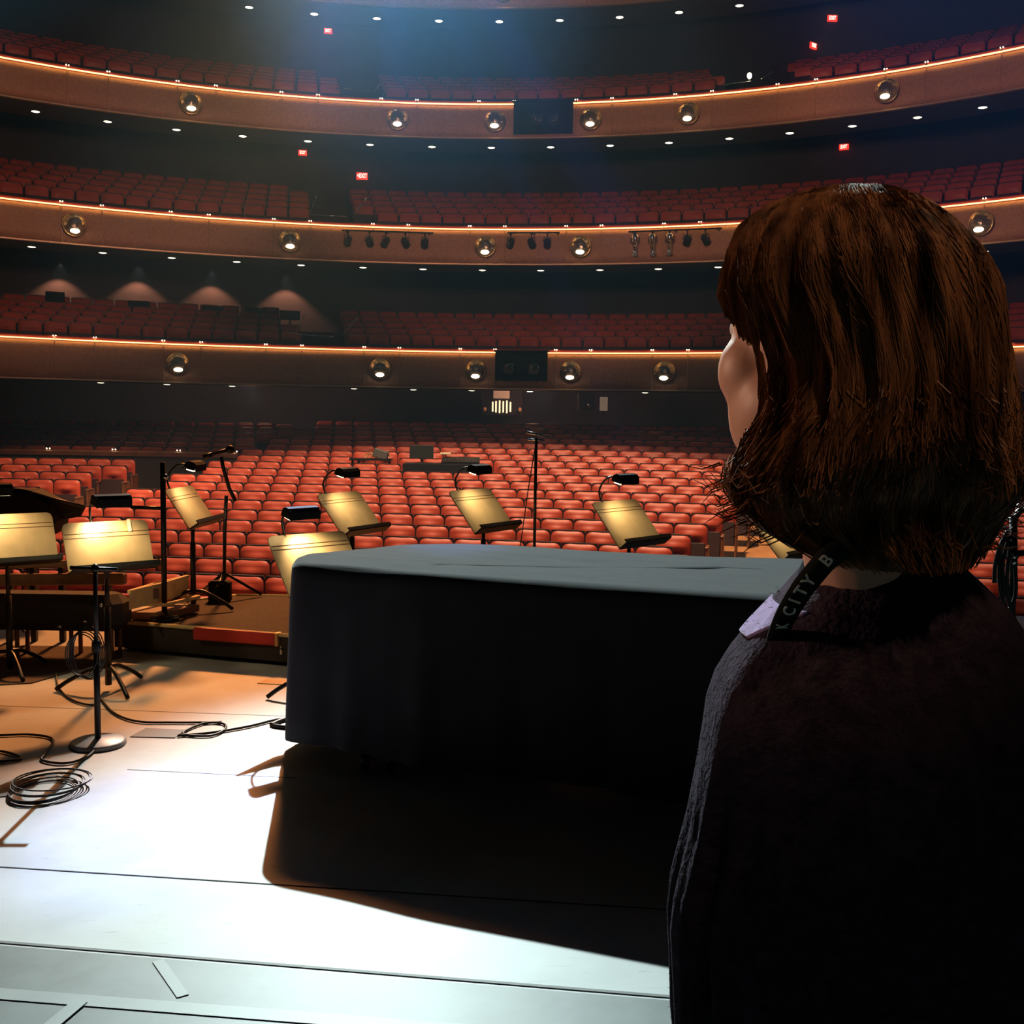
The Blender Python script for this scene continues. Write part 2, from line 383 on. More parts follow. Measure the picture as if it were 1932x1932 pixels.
# ---------------------------------------------------------------- seats
def seat_parts():
    W, x0 = .525, 0
    nx, nz = 12, 14; z0, z1 = .44, .95
    vs = []; fs = []
    def pt(u, v, side):
        hw = W / 2 * (1 - .16 * max(0, v) ** 10 - .04 * max(0, -v) ** 8)
        x = u * hw; z = (z0 + z1) / 2 + v * (z1 - z0) / 2 * (1 - .05 * abs(u) ** 8 * (v > 0))
        th = .05 * (1 - abs(u) ** 8) * (1 - abs(v) ** 22)
        lum = .065 * math.exp(-((x / .15) ** 2 + ((z - .785) / .062) ** 2))
        rec = .05 * (z - z0)
        curve = -.016 * (u * u)                                   # wings come forward
        return (x, (-(th + lum) if side else .0) + rec + curve, z)
    for side in (1, 0):
        for i in range(nz + 1):
            for j in range(nx + 1): vs.append(pt(-1 + 2 * j / nx, -1 + 2 * i / nz, side))
    n1 = nx + 1; off = n1 * (nz + 1)
    for i in range(nz):
        for j in range(nx):
            a = i * n1 + j; fs.append((a, a + 1, a + n1 + 1, a + n1)); fs.append((off + a, off + a + n1, off + a + n1 + 1, off + a + 1))
    back = MB().add(vs, fs, 0, True)
    sh = MB(); vs = []; fs = []; n = 8
    out = [(-.262, .30), (.262, .30), (.27, .925), (.25, .965), (0, .972), (-.25, .965), (-.27, .925)]
    for yy in (.0, .03):
        for x, z in out: vs.append((x, yy + .05 * (z - z0) + .01 - .016 * (x / .25) ** 2, z))
    m_ = len(out); fs = [tuple(range(m_)), tuple(range(2 * m_ - 1, m_ - 1, -1))] + [(i, i + m_, (i + 1) % m_ + m_, (i + 1) % m_) for i in range(m_)]
    sh.add(vs, fs)
    pan = MB(); Rp = rot('X', math.radians(-12)); pan.box((0, -.165, .47), (.49, .035, .42), Rp, 0, .012)
    cu = MB(); cu.box((0, -.110, .47), (.47, .07, .40), Rp, 0, .03)
    return back, sh, pan, cu
def arm_mb(x):
    b = MB(); b.box((x, -.1, .30), (.035, .40, .60), None, 0, .01); b.box((x, -.13, .615), (.055, .36, .035), None, 0, .012); return b
def make_seat():
    t = thing('theatre_seat', 'x', 'seat'); b, s, p, c = seat_parts()
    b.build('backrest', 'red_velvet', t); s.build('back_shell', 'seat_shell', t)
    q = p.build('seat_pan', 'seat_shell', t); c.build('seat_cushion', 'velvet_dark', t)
    arm_mb(.277).build('armrest', 'seat_wood', t); return t
SEAT0 = make_seat(); SCH = child_map(SEAT0); ARM_L = None
def line_x(y, x0, y0, sl): return x0 + (y - y0) * sl
seats = []; _dp = PZ(838, 892, seat_h(7) - .06); _cp = PZ(700, 893, seat_h(7) - .15)
for i in range(-3, 17):
    r = RO + DR * i; st = .545 / r; h = seat_h(i)
    hh = (i % 2) * .5
    for j in range(-60, 90):
        a = math.radians(8.6) + (j + hh) * st
        x, y = CO[0] + r * math.sin(a), CO[1] + r * math.cos(a)
        if a < A0 + .02 or a > A1 - .02: continue
        xl = line_x(y, -8.56, 20.65, .131) - .25; xm = line_x(y, -7.32, 21.54, .162) + .25
        xr = line_x(y, 2.27, 15.55, .487) - .22; xq = xr + 2.0
        if math.hypot(x - CT[0], y - CT[1]) > BACK - .8: continue
        if (abs(x - _dp.x) < 1.1 and abs(y - _dp.y) < .62) or (abs(x - _cp.x) < .6 and abs(y - _cp.y) < .5): continue
        if i >= 9 and x < xm: continue                       # the raised side block stands there
        if x < xl: blk = 'left'
        elif xm < x < xr: blk = 'centre'
        elif x > xq: blk = 'right'
        else: continue
        seats.append((Vector((x, y, h - .965)), -a, blk, i, False))
for i in range(10, 16):                                         # raised side block behind the parapet
    r = RO + DR * i; st = .56 / r
    for j in range(-40, 2):
        a = math.radians(3.4) + (j + (i % 2) * .5) * st; x, y = CO[0] + r * math.sin(a), CO[1] + r * math.cos(a)
        xm = line_x(y, -7.32, 21.54, .162) + .25
        if a < A0 + .02 or x > xm - .3 or math.hypot(x - CT[0], y - CT[1]) > BACK - .8: continue
        seats.append((Vector((x, y, seat_h(i) + .02 - .965)), -a, 'side', i, True))
def hidden(px, py, z):
    if px < -30 or px > 1960: return True
    if 1395 < px < 1850 and py < 1010: return True
    if py > 1135 or (px > 555 and py > 1075): return True
    return False
cand = []; rest = []
for s in seats:
    q = proj(s[0] + Vector((0, 0, .85)))
    (rest if (hidden(*q) or s[3] < -3) else cand).append((q[2], s))
cand.sort(key=lambda t: t[0]); near = [c[1] for c in cand[:300]]; rest = [c[1] for c in cand[300:]] + [c[1] for c in rest]
ORD = {-3: 'first', -2: 'second', -1: 'third', 0: 'fourth', 1: 'fifth', 2: 'sixth', 3: 'seventh', 4: 'eighth', 5: 'ninth', 6: 'tenth', 7: 'eleventh', 8: 'twelfth', 9: 'thirteenth', 10: 'fourteenth', 11: 'fifteenth', 12: 'sixteenth', 13: 'seventeenth', 14: 'eighteenth', 15: 'nineteenth', 16: 'twentieth'}
first = True
import collections
rowends = collections.defaultdict(lambda: [1e9, None, -1e9, None])
for s in near:
    e = rowends[(s[2], s[3])]
    if s[0].x < e[0]: e[0], e[1] = s[0].x, s
    if s[0].x > e[2]: e[2], e[3] = s[0].x, s
for s in near:
    p, yaw, blk, row, up = s
    o = SEAT0 if first else copy_tree(SEAT0, SCH); first = False
    o.location = p; o.rotation_euler = (0, 0, yaw)
    rw = ORD[row] + ' row from the front'
    e = rowends[(blk, row)]
    if blk == 'centre' and s is e[3] and proj(p)[0] > 1100:
        o['label'] = 'red velvet theatre seat beside the right-hand aisle, centre block, ' + rw
    elif blk == 'left' and s is e[3]:
        o['label'] = 'red velvet theatre seat beside the left aisle, left block, ' + rw
    else:
        o['label'] = 'red velvet theatre seat inside the %s block, %s' % (blk, rw); o['group'] = 'red seats of the %s block, %s' % (blk, ORD[row] + ' row')
    if s is e[1]: ar = arm_mb(-.277).build('armrest', 'seat_wood', o)
# all farther seats, beyond the nearest three hundred
tmpl = [(c.data, ) for c in SCH[SEAT0.name]]
sv, sf, smi = [], [], []
def simple_seat():
    b, s, p, c = seat_parts(); m_ = MB()
    m_.add(b.v, b.f, 0, True); m_.add(s.v, s.f, 1); m_.add(p.v, p.f, 1); a = arm_mb(.277); m_.add(a.v, a.f, 1); return m_
SS = simple_seat(); far = MB()
for s in [(p, yaw) for p, yaw, *_ in rest] + [(p, yaw) for p, yaw, k in tier_seats]:
    p, yaw = s; R = rot('Z', yaw)
    q = proj(p + Vector((0, 0, .8)))
    if q[0] < -400 or q[0] > 2350: continue
    far.v += []; o_ = len(far.v)
    far.v += [tuple(R @ Vector(v) + p) for v in SS.v]
    far.f += [tuple(i + o_ for i in f_) for f_ in SS.f]; far.mi += SS.mi; far.sm += SS.sm
fo = far.build('theatre_seat', ['red_velvet', 'seat_shell'])
tag(fo, 'mass of small distant red seats at the back and on the balconies', 'seats', None, 'stuff')

# side parapets with small rail lamps
def parapet(x0, x1, ytop, i, label, lampx, name='parapet_wall'):
    r = RO + DR * i - .55; pa, pb = PR(x0, ytop[0], CO, r), PR(x1, ytop[1], CO, r)
    a0, a1 = math.atan2(pa.x - CO[0], pa.y - CO[1]), math.atan2(pb.x - CO[0], pb.y - CO[1]); z = (pa.z + pb.z) / 2
    t = thing(name, label, 'parapet')
    b = MB(); ring(b, [(r, -1.2), (r, z - .12), (r + .12, z - .12), (r + .12, -1.2)], a0, a1, 24, c=CO); b.build('panel', 'platform_side', t)
    b = MB(); ring(b, [(r - .04, z - .12), (r - .04, z - .03), (r, z), (r + .14, z), (r + .16, z - .12)], a0, a1, 24, c=CO); b.build('rail_cap', 'seat_wood', t)
    for x in lampx:
        p = PR(x, ytop[0] + (ytop[1] - ytop[0]) * (x - x0) / (x1 - x0), CO, r - .03); p.z = z + .03
        for e in (-1, 1): m_ = MB(); m_.ell(p + Vector((.035 * e, 0, 0)), (.014, .014, .014), 8, 5); m_.build('rail_bulb', 'lamp_white', t)
parapet(-160, 447, (842, 857), 10, 'dark parapet with small rail bulbs behind the left seat block', [91, 215, 337, 444])
parapet(1888, 2200, (897, 903), 8, 'dark parapet at the right edge behind the red seats', [])

# stair rails on the balconies
def stair_rail(pts, Y, label):
    b = MB(); b.tube([PY(x, y, Y) for x, y in pts], .018, 6); o = b.build('stair_rail', 'chrome'); tag(o, label, 'handrail')
stair_rail([(575, 592), (557, 631), (628, 635)], 29.2, 'thin metal stair rail in the left gap of the lowest balcony seats')
stair_rail([(676, 596), (640, 640)], 29.3, 'thin sloping stair rail left of the centre seats, lowest balcony')
stair_rail([(598, 370), (583, 405), (655, 409)], 29.2, 'thin metal stair rail in the left gap of the middle balcony seats')
stair_rail([(692, 372), (662, 415)], 29.3, 'thin sloping stair rail above the middle balcony spotlights')
stair_rail([(635, 166), (705, 172), (718, 158)], 29.2, 'thin metal stair rail on the upper balcony, left')
stair_rail([(1394, 138), (1362, 161), (1424, 153)], 28.6, 'thin metal stair rail on the upper balcony, right')
stair_rail([(1468, 128), (1436, 150)], 28.7, 'short sloping stair rail beside the upper balcony work light')
stair_rail([(1420, 385), (1378, 412), (1405, 402)], 28.8, 'thin stair rail on the middle balcony beside the person\'s hair')
b = MB(); pw = PY(1414, 143, 28.9); b.ell(pw, (.06, .06, .08), 10, 6); tag(b.build('work_light', 'lamp_white'), 'small bright white work light on the upper balcony stairs', 'lamp')

# exit signs
def exit_sign(x, y, rad, label, arrow=False, wd=.42, yaw=0, txt='EXIT'):
    p = PR(x, y, CT, rad); a = phi_of(p)
    t = thing('exit_sign', label, 'sign', p, -a + yaw, 'lit exit signs')
    b = MB(); b.box((0, .03, 0), (wd, .06, wd * .62), None, 0, .01); b.build('sign_box', 'exit_red', t)
    b = MB(); pl = Matrix.Translation((0, -.004, 0)) @ Matrix.Rotation(PI / 2, 4, 'X') @ Matrix.Diagonal((.8, 1.25, 1, 1))
    text_mb(b, ('<' if arrow else '') + txt, wd * .42, pl); b.build('lettering', 'exit_letter', t)
exit_sign(619, 58, BACK - .15, 'small dim red EXIT sign high up near the top left of centre', wd=.26)
exit_sign(571, 288, BACK - .15, 'dim red EXIT sign left, above the middle balcony seats', wd=.27)
exit_sign(683, 332, BACK - .4, 'bright red EXIT sign with an arrow above the middle balcony stairs', True, wd=.36)
exit_sign(1571, 34, BACK - .15, 'red EXIT sign at the top right, higher of the two', wd=.3, yaw=.5)
exit_sign(1536, 86, BACK - .15, 'narrow red sign seen edge-on just above the upper balcony', wd=.3, yaw=1.1)
exit_sign(1592, 277, BACK - .15, 'red EXIT sign above the person\'s head', wd=.28)

# light bars with theatre spotlights on the middle balcony
def spotlight_proto(long):
    t = thing('stage_spotlight', 'x', 'spotlight')
    b = MB(); b.tube([(0, 0, .0), (0, 0, -.12)], .018, 6); b.box((0, 0, -.0), (.06, .06, .05)); b.build('hook_clamp', 'black_metal', t)
    y = MB(); y.tube([(-.11, 0, -.26), (-.11, 0, -.12), (.11, 0, -.12), (.11, 0, -.26)], .012, 5); y.build('yoke', 'black_metal', t)
    h = MB()
    R = rot('X', math.radians(200 if long else 245))
    if long: h.lathe((0, 0, -.3), [(.05, -.26), (.085, -.22), (.09, -.02), (.06, 0), (.065, .2), (.085, .22), (.085, .26), (.06, .26)], 14, R=R)
    else: h.lathe((0, 0, -.27), [(.06, -.16), (.1, -.13), (.11, .12), (.12, .16), (.09, .16)], 14, R=R)
    h.build('lamp_housing', 'chrome' if long else 'black_metal', t)
    l = MB(); l.lathe(Vector((0, 0, -.3 if long else -.27)) + R @ Vector((0, 0, .255 if long else .155)), [(.08, 0), (.05, .012), (.002, .016)], 14, R=R); l.build('front_lens', 'lens', t)
    return t
SP = spotlight_proto(False), spotlight_proto(True); SPC = [child_map(s) for s in SP]; spf = [True, True]
def light_bar(x0, x1, y, spots, label, where):
    r = RTI - .3; a, bq = PR(x0, y, CT, r), PR(x1, y, CT, r); z = (a.z + bq.z) / 2; a.z = bq.z = z
    t = thing('light_bar', label, 'light bar')
    b = MB(); b.tube([a, (a + bq) / 2, bq], .022, 8); b.build('pipe', 'black_metal', t)
    for e in (.05, .5, .95):
        p = a.lerp(bq, e); u = (Vector((CT[0], CT[1], z)) - p).normalized(); q = MB(); q.box(p - u * .14, (.04, .3, .04), rot('Z', -phi_of(p))); q.build('bracket', 'black_metal', t)
    for n_, (x, long, tw) in enumerate(spots):
        i = 1 if long else 0
        o = SP[i] if spf[i] else copy_tree(SP[i], SPC[i]); spf[i] = False
        p = PR(x, y, CT, r); p.z = z - .02; o.location = p; o.rotation_euler = (0, 0, -phi_of(p) + tw); o.scale = (.85,) * 3 if not long else (1, 1, 1.05)
        o['label'] = '%s spotlight, %s of %s' % ('long bright chromed' if long else 'short black', ['first', 'second', 'third', 'fourth', 'last'][n_] + ' from left', where); o['group'] = 'spotlights on ' + where
light_bar(645, 818, 437, [(657, 0, .2), (697, 0, -.2), (728, 0, .4), (765, 0, -.3), (802, 0, .1)], 'thin pipe holding five black spotlights, left on the middle balcony', 'the left bar of five, middle balcony')
light_bar(957, 1056, 439, [(964, 0, .3), (1003, 0, -.2), (1033, 0, .1)], 'thin pipe holding three black spotlights, middle of the balcony front', 'the bar of three, middle balcony')
light_bar(1186, 1362, 434, [(1199, 1, .1), (1232, 1, -.1), (1264, 1, .1), (1297, 0, .3), (1331, 0, -.2)], 'thin pipe with three chromed and two black spotlights, right', 'the right bar of five, middle balcony')

# projector box (lowest balcony) and dark panel (upper balcony)
def wall_box(x, y, wd, ht, k, name, label, n, dep=.35):
    p = PR(x, y, CT, RTI - .02 - dep / 2 - .03); a = phi_of(p); t = thing(name, label, 'projector box', p, -a)
    b = MB(); b.box((0, .0, -ht / 2 + .03), (wd, dep, .04)); b.box((0, 0, ht / 2), (wd + .1, dep + .08, .03)); b.box((0, dep / 2 - .02, 0), (wd, .03, ht))
    for e in (-1, 1): b.box((e * wd / 2, 0, 0), (.03, dep, ht))
    b.build('housing', 'black_paint', t)
    for e in n:
        q = MB(); q.box((e * wd, -.02, -ht * .12), (.3, .26, .3), None, 0, .03); o = q.build('projector', 'black_metal', t)
        q = MB(); q.lathe((e * wd + .05, -.17, -ht * .05), [(.08, 0), (.08, .05), (.055, .06), (.002, .045)], 16, R=rot('X', PI / 2)); q.build('projector_lens', 'lens', o)
        q = MB(); q.lathe((e * wd + .05, -.16, -ht * .05), [(.09, 0), (.09, .03), (.078, .03), (.078, 0)], 16, R=rot('X', PI / 2)); q.build('lens_ring', 'chrome', o)
wall_box(984, 690, 1.32, .75, 1, 'projector_box', 'black projector box on the lowest balcony front, centre', (-.25, .25))
wall_box(1025, 222, 1.5, .8, 3, 'projector_box', 'dark recessed projector panel at the centre of the upper balcony', (-.1, .16), .12)

# sound booth window and equipment at the back of the stalls
t = thing('sound_booth', 'lit booth opening with pale bars under the lowest balcony', 'booth', PY(947, 760, 33.2))
b = MB(); b.box((0, .2, 0), (1.25, .05, .75)); b.build('booth_wall', 'black_paint', t)
for kx, hgt in ((-.28, .3), (-.18, .34), (-.07, .38), (.04, .34), (.15, .38), (.26, .3)):
    b = MB(); b.box((kx, .1, -.12), (.045, .03, hgt)); b.build('slat', 'booth_light', t)
b = MB(); b.box((-.02, .12, .26), (.5, .03, .26), None, 0, .02); b.build('upper_panel', 'booth_panel', t)
for e in (-.52, .55): b = MB(); b.ell((e, .05, -.2), (.05, .04, .07), 8, 6); b.build('speaker', 'stand_tan', t)
t = thing('notice_board', 'small pale panel on the back wall, right of the booth', 'notice board', PY(1139, 762, 33.4))
b = MB(); b.box((0, 0, 0), (.24, .04, .42), None, 0, .01); b.build('board', 'booth_panel', t)
b = MB(); b.box((0, 0, -.3), (.05, .04, .18)); b.build('post', 'black_metal', t)
t = thing('equipment_rack', 'dark equipment rack between the booth and the pale panel', 'rack', PY(1105, 758, 33.0))
b = MB(); b.box((0, 0, 0), (.5, .4, .5), None, 0, .02); b.build('cabinet', 'black_metal', t)
b = MB(); b.ell((.1, -.22, -.1), (.06, .02, .06), 10, 6); b.build('dial', 'chrome', t)

# small service lamps along the wall behind the lowest balcony (reading desks) 
for j, (x, y) in enumerate([(104, 560), (262, 577), (402, 587), (482, 590), (547, 595)]):
    p = PR(x, y, CT, RTI + 4.6); a = phi_of(p)
    b = MB(); b.box(p, (.6 if j else .5, .08, .28), rot('Z', -a), 0, .02); b.box(p + Vector((0, 0, -.6)), (.06, .06, .95), rot('Z', -a))
    o = b.build('folding_screen', 'black_paint'); tag(o, 'dark low screen behind the lowest balcony seats, %s from left' % ['first', 'second', 'third', 'fourth', 'fifth'][j], 'screen', 'screens behind the lowest balcony')

# production desk in the stalls
dp = PZ(838, 892, seat_h(7) - .06)
t = thing('production_table', 'long black control desk across the centre seats', 'table', (dp.x, dp.y, seat_h(6) - .9))
W_ = 1.75; zt = 1.12
b = MB(); b.box((0, 0, zt), (W_, .6, .05), None, 0, .01); b.build('table_top', 'black_paint', t)
b = MB(); b.box((0, -.31, zt - .08), (W_, .03, .18)); b.build('front_skirt', 'black_paint', t)
for e in (-1, 1): b = MB(); b.box((e * (W_ / 2 - .05), 0, zt / 2), (.05, .5, zt)); b.build('leg', 'black_metal', t)
base = Vector((dp.x, dp.y, seat_h(6) - .9 + zt + .025))
t = thing('computer_monitor', 'flat black monitor standing on the control desk', 'monitor', base + Vector((-.5, .05, 0)))
b = MB(); b.box((0, 0, .24), (.52, .04, .30), None, 0, .01); b.build('screen', 'monitor', t)
b = MB(); b.tube([(0, .03, 0), (0, .03, .18)], .02, 8); b.lathe((0, .03, 0), [(.1, 0), (.1, .012), (.002, .012)], 14); b.build('stand', 'black_metal', t)
t = thing('control_console', 'low black lighting console on the right half of the desk', 'console', base + Vector((.35, 0, 0)))
b = MB(); b.add([(-.4, -.25, 0), (.42, -.25, 0), (.42, .2, 0), (-.4, .2, 0), (-.4, -.25, .05), (.42, -.25, .05), (.42, .2, .14), (-.4, .2, .14)], [(3, 2, 1, 0), (4, 5, 6, 7), (0, 1, 5, 4), (1, 2, 6, 5), (2, 3, 7, 6), (3, 0, 4, 7)]); b.build('console_body', 'black_metal', t)
for e in range(8): b = MB(); b.box((-.33 + e * .09, -.02, .105), (.02, .06, .03)); b.build('fader', 'plate_grey', t)
t = thing('desk_lamp', 'small desk light with a pale lit top behind the console', 'lamp', base + Vector((.02, .1, 0)))
b = MB(); b.tube([(0, 0, 0), (0, 0, .2)], .015, 6); b.build('lamp_post', 'black_metal', t)
b = MB(); b.box((0, 0, .21), (.24, .1, .045), None, 0, .01); b.build('lamp_head', 'paper', t)
# equipment cart left of the desk
cp = PZ(700, 893, seat_h(7) - .15)
t = thing('equipment_stand', 'black frame stand with a heap of gear left of the desk', 'stand', (cp.x, cp.y, seat_h(6) - .9))
for sx in (-.42, -.28, .42):
    b = MB(); b.box((sx, 0, .58), (.05, .05, 1.16)); b.build('leg', 'black_metal', t)
b = MB(); b.box((0, 0, 1.17), (.95, .4, .04)); b.build('shelf', 'black_metal', t)
t2 = thing('cable_heap', 'pile of metal clamps and cables on the frame stand', 'gear', (cp.x + .12, cp.y, seat_h(6) - .9 + 1.19))
b = MB(); b.box((.1, 0, .1), (.34, .2, .2), rot('Y', .3), 0, .02); b.build('gear_case', 'plate_grey', t2)
for e in range(5):
    b = MB(); b.tube([(-.3 + .09 * e, -.1, .02), (-.2 + .09 * e, .0, .12 + .03 * (e % 3)), (-.02 + .08 * e, .08, .05 + .05 * (e % 2))], .012, 5); b.build('clamp_rod', 'stand_brass', t2)
# ================================================================ STAGE
b = MB(); b.box((0, 1.2, -.15), (30, 14.6, .3)); struct(b.build('floor', 'stage_floor'))         # y -6.1 .. 8.5
b = MB(); b.box((0, 8.42, -.9), (30, .16, 1.2)); struct(b.build('wall_pit', 'platform_side'))
# grey vinyl flooring near the camera, pale tape lines and the seam
def floor_poly(pts, z, name, m, label=None, cat=None, th=.003):
    P = [Vector((p.x, p.y, z)) for p in pts]; n = len(P); mb = MB()
    mb.add(P + [p - Vector((0, 0, th)) for p in P], [tuple(range(n)), tuple(range(2 * n - 1, n - 1, -1))] + [(i, i + n, (i + 1) % n + n, (i + 1) % n) for i in range(n)])
    o = mb.build(name, m)
    if label: tag(o, label, cat)
    return o
l0, l1 = PZ(0, 1785), PZ(450, 1822); dv = (l1 - l0).normalized(); nv = Vector((-dv.y, dv.x, 0))
def strip(a, bb, w_, name, m, label, cat, z=.0025, th=.0022):
    d = (bb - a).normalized(); n = Vector((-d.y, d.x, 0)) * w_ / 2
    return floor_poly([a - n, bb - n, bb + n, a + n], z, name, m, label, cat, th)
floor_poly([l0 - dv * 8, l0 + dv * 12, l0 + dv * 12 - nv * 7, l0 - dv * 8 - nv * 7], .0022, 'vinyl_mat', 'vinyl_floor', 'grey scuffed vinyl dance mat covering the nearest floor', 'floor mat', .002)
strip(l0 - dv * 8 + nv * .02, l0 + dv * 12 + nv * .02, .012, 'tape_line', 'plate_grey', 'thin dark joint along the edge of the grey mat', 'tape')
strip(PZ(-200, 1862), PZ(900, 1948), .05, 'tape_line', 'tape_pale', 'long pale tape line running across the grey mat', 'tape', .0048)
strip(PZ(152, 1893), PZ(90, 1945), .04, 'tape_line', 'tape_pale', 'short pale tape slanting down to the bottom edge at left', 'tape', .0075)
strip(PZ(298, 1815), PZ(345, 1882), .03, 'tape_line', 'tape_pale', 'short pale tape slanting between mat edge and long tape', 'tape', .0048)
s0, s1 = PZ(0, 1636), PZ(500, 1668); sd = (s1 - s0).normalized()
strip(s0 - sd * 8, s0 + sd * 14, .006, 'trim_1', 'black_paint', None, None, .0015, .001)['kind'] = 'structure'
strip(PZ(-50, 1330) , PZ(560, 1352), .004, 'trim_2', 'plate_grey', None, None, .0012, .001)['kind'] = 'structure'
strip(PZ(240, 1452) , PZ(560, 1468), .004, 'trim_3', 'plate_grey', None, None, .0012, .001)['kind'] = 'structure'
floor_poly([PZ(245, 1391), PZ(275, 1375), PZ(350, 1378), PZ(330, 1393)], .004, 'floor_plate', 'plate_grey', 'grey floor pocket plate between the cables', 'floor plate')
floor_poly([PZ(-60, 1510), PZ(15, 1503), PZ(75, 1472), PZ(30, 1470)], .004, 'floor_plate', 'plate_grey', 'grey floor pocket plate under the coiled cable, left edge', 'floor plate')
floor_poly([PZ(485, 1290), PZ(500, 1283), PZ(575, 1286), PZ(565, 1294)], .004, 'floor_plate', 'aud_floor', 'brown floor hatch beside the covered instrument', 'floor plate')
floor_poly([PZ(-300, 1310), PZ(-300, 1215), PZ(225, 1222), PZ(232, 1240), PZ(60, 1290)], .006, 'carpet_rug', 'carpet_dark', 'dark brown rug under the left music stands', 'rug', .005)

# covered grand piano
def resample(pts, n):
    P = [Vector(p) for p in pts] + [Vector(pts[0])]; L = [0]
    for a, c in zip(P, P[1:]): L.append(L[-1] + (c - a).length)
    out = []; j = 0
    for i in range(n):
        s = L[-1] * i / n
        while L[j + 1] < s: j += 1
        out.append(P[j].lerp(P[j + 1], (s - L[j]) / (L[j + 1] - L[j])))
    return out
front = [(-.955, 4.66, 0), (-.915, 4.59, 0), (-.45, 4.38, 0), (.1, 4.17, 0), (.6, 3.98, 0), (1.0, 3.84, 0), (1.42, 3.68, 0)]
backp = [(1.5, 3.72, 0), (1.64, 4.4, 0), (1.6, 4.9, 0), (1.34, 5.05, 0), (.93, 5.08, 0), (.35, 5.27, 0), (0, 5.44, 0), (-.29, 5.5, 0), (-.54, 5.37, 0), (-.82, 5.12, 0), (-.965, 4.95, 0), (-.975, 4.8, 0)]
NP = 220
out = resample(front + backp, NP); cen = sum(out, Vector()) / NP
for _ in range(2): out = [(out[i - 1] + out[i] * 2 + out[(i + 1) % NP]) / 4 for i in range(NP)]
nor = []
for i in range(NP):
    t_ = (out[(i + 1) % NP] - out[i - 1]).normalized(); nor.append(Vector((t_.y, -t_.x, 0)))
TOPZ = .862
vs = []; fs = []
loops = [(.02, .085, 1), (.018, .2, .9), (.012, .45, .6), (.006, .68, .3), (0, .80, .12), (-.004, .835, 0), (-.018, .856, 0), (-.045, .866, 0)]
for off, z, rip in loops:
    for i, (p, n) in enumerate(zip(out, nor)):
        s = i / NP * 2 * PI
        rp = rip * (.012 * math.sin(23 * s) + .010 * math.sin(41 * s + 1.3) + .012 * noise.noise(Vector((p.x * 3, p.y * 3, z))))
        hz = z + (.012 * math.sin(7 * s) if z < .1 else 0) + (.012 * noise.noise(Vector((p.x * 2.2, p.y * 2.2, 3))) if z > .82 else 0)
        q = p + n * (off + rp); vs.append((q.x, q.y, hz))
K = 30
for k in range(1, K + 1):
    f_ = k / K
    for i, p in enumerate(out):
        q = (p - nor[i] * .045).lerp(cen + (p - cen) * .02 + Vector(((p.x - cen.x) * .55, 0, 0)), f_)
        u_ = Vector((.93, -.36, 0)); vv = Vector((.36, .93, 0)); a_ = q.dot(u_); c_ = q.dot(vv)
        wr = math.sin(c_ * 34 + 5 * noise.noise(Vector((a_ * .8, c_ * 2, 4)))) * (.55 + noise.noise(Vector((a_ * .7, c_ * 3, 9))))
        hz = .868 + .0045 * wr * min(1, f_ * 4) * (1 - f_) + .012 * noise.noise(Vector((a_ * .8, c_ * 7, 1.7))) * min(1, f_ * 3) + .006 * noise.noise(Vector((a_ * 3.5, c_ * 14, 7.7))) * min(1, f_ * 3) + .006 * math.exp(-((a_ + .1) ** 2)) 
        vs.append((q.x, q.y, hz))
NL = len(loops) + K
for l in range(NL - 1):
    for i in range(NP): fs.append((l * NP + i, l * NP + (i + 1) % NP, (l + 1) * NP + (i + 1) % NP, (l + 1) * NP + i))
vs.append((cen.x, cen.y, .868)); 
mb = MB().add(vs, fs, 0, True); ovr = (NL - 1) * NP
mb.add([], [], 0)
for i in range(NP): mb.f.append((ovr + i, ovr + (i + 1) % NP, len(vs) - 1)); mb.mi.append(0); mb.sm.append(True)
cl_ = mb.build('cloth_cover', 'black_cloth'); tag(cl_, 'black cloth draped over the long covered instrument, grey lit top', 'cloth')
so = cl_.modifiers.new('thick', 'SOLIDIFY'); so.thickness = .004; so.offset = -1
t = thing('grand_piano', 'instrument hidden under the black cloth, its castor wheels showing below', 'piano', (0, 0, 0))
mb = MB(); pin = [p - nor[i] * .05 for i, p in enumerate(out)][::4]; n = len(pin)
mb.add([(p.x, p.y, .45) for p in pin] + [(p.x, p.y, .83) for p in pin], [tuple(range(n - 1, -1, -1)), tuple(range(n, 2 * n))] + [(i, (i + 1) % n, (i + 1) % n + n, i + n) for i in range(n)]); mb.build('piano_case', 'black_paint', t)
for lx, ly in ((-.55, 4.50), (1.3, 3.95), (.9, 4.8)):
    mb = MB(); mb.lathe((lx, ly, .12), [(.045, 0), (.05, .1), (.07, .3), (.06, .34)], 12); leg = mb.build('leg', 'black_metal', t)
    mb = MB(); mb.box((lx, ly, .115), (.16, .12, .03), None, 0, .01)
    for e in (-.055, .055): mb.lathe((lx + e, ly, .05), [(.03, -.016), (.05, -.014), (.05, .014), (.03, .016)], 18, R=rot('Y', PI / 2))
    mb.build('castor', 'black_metal', leg)

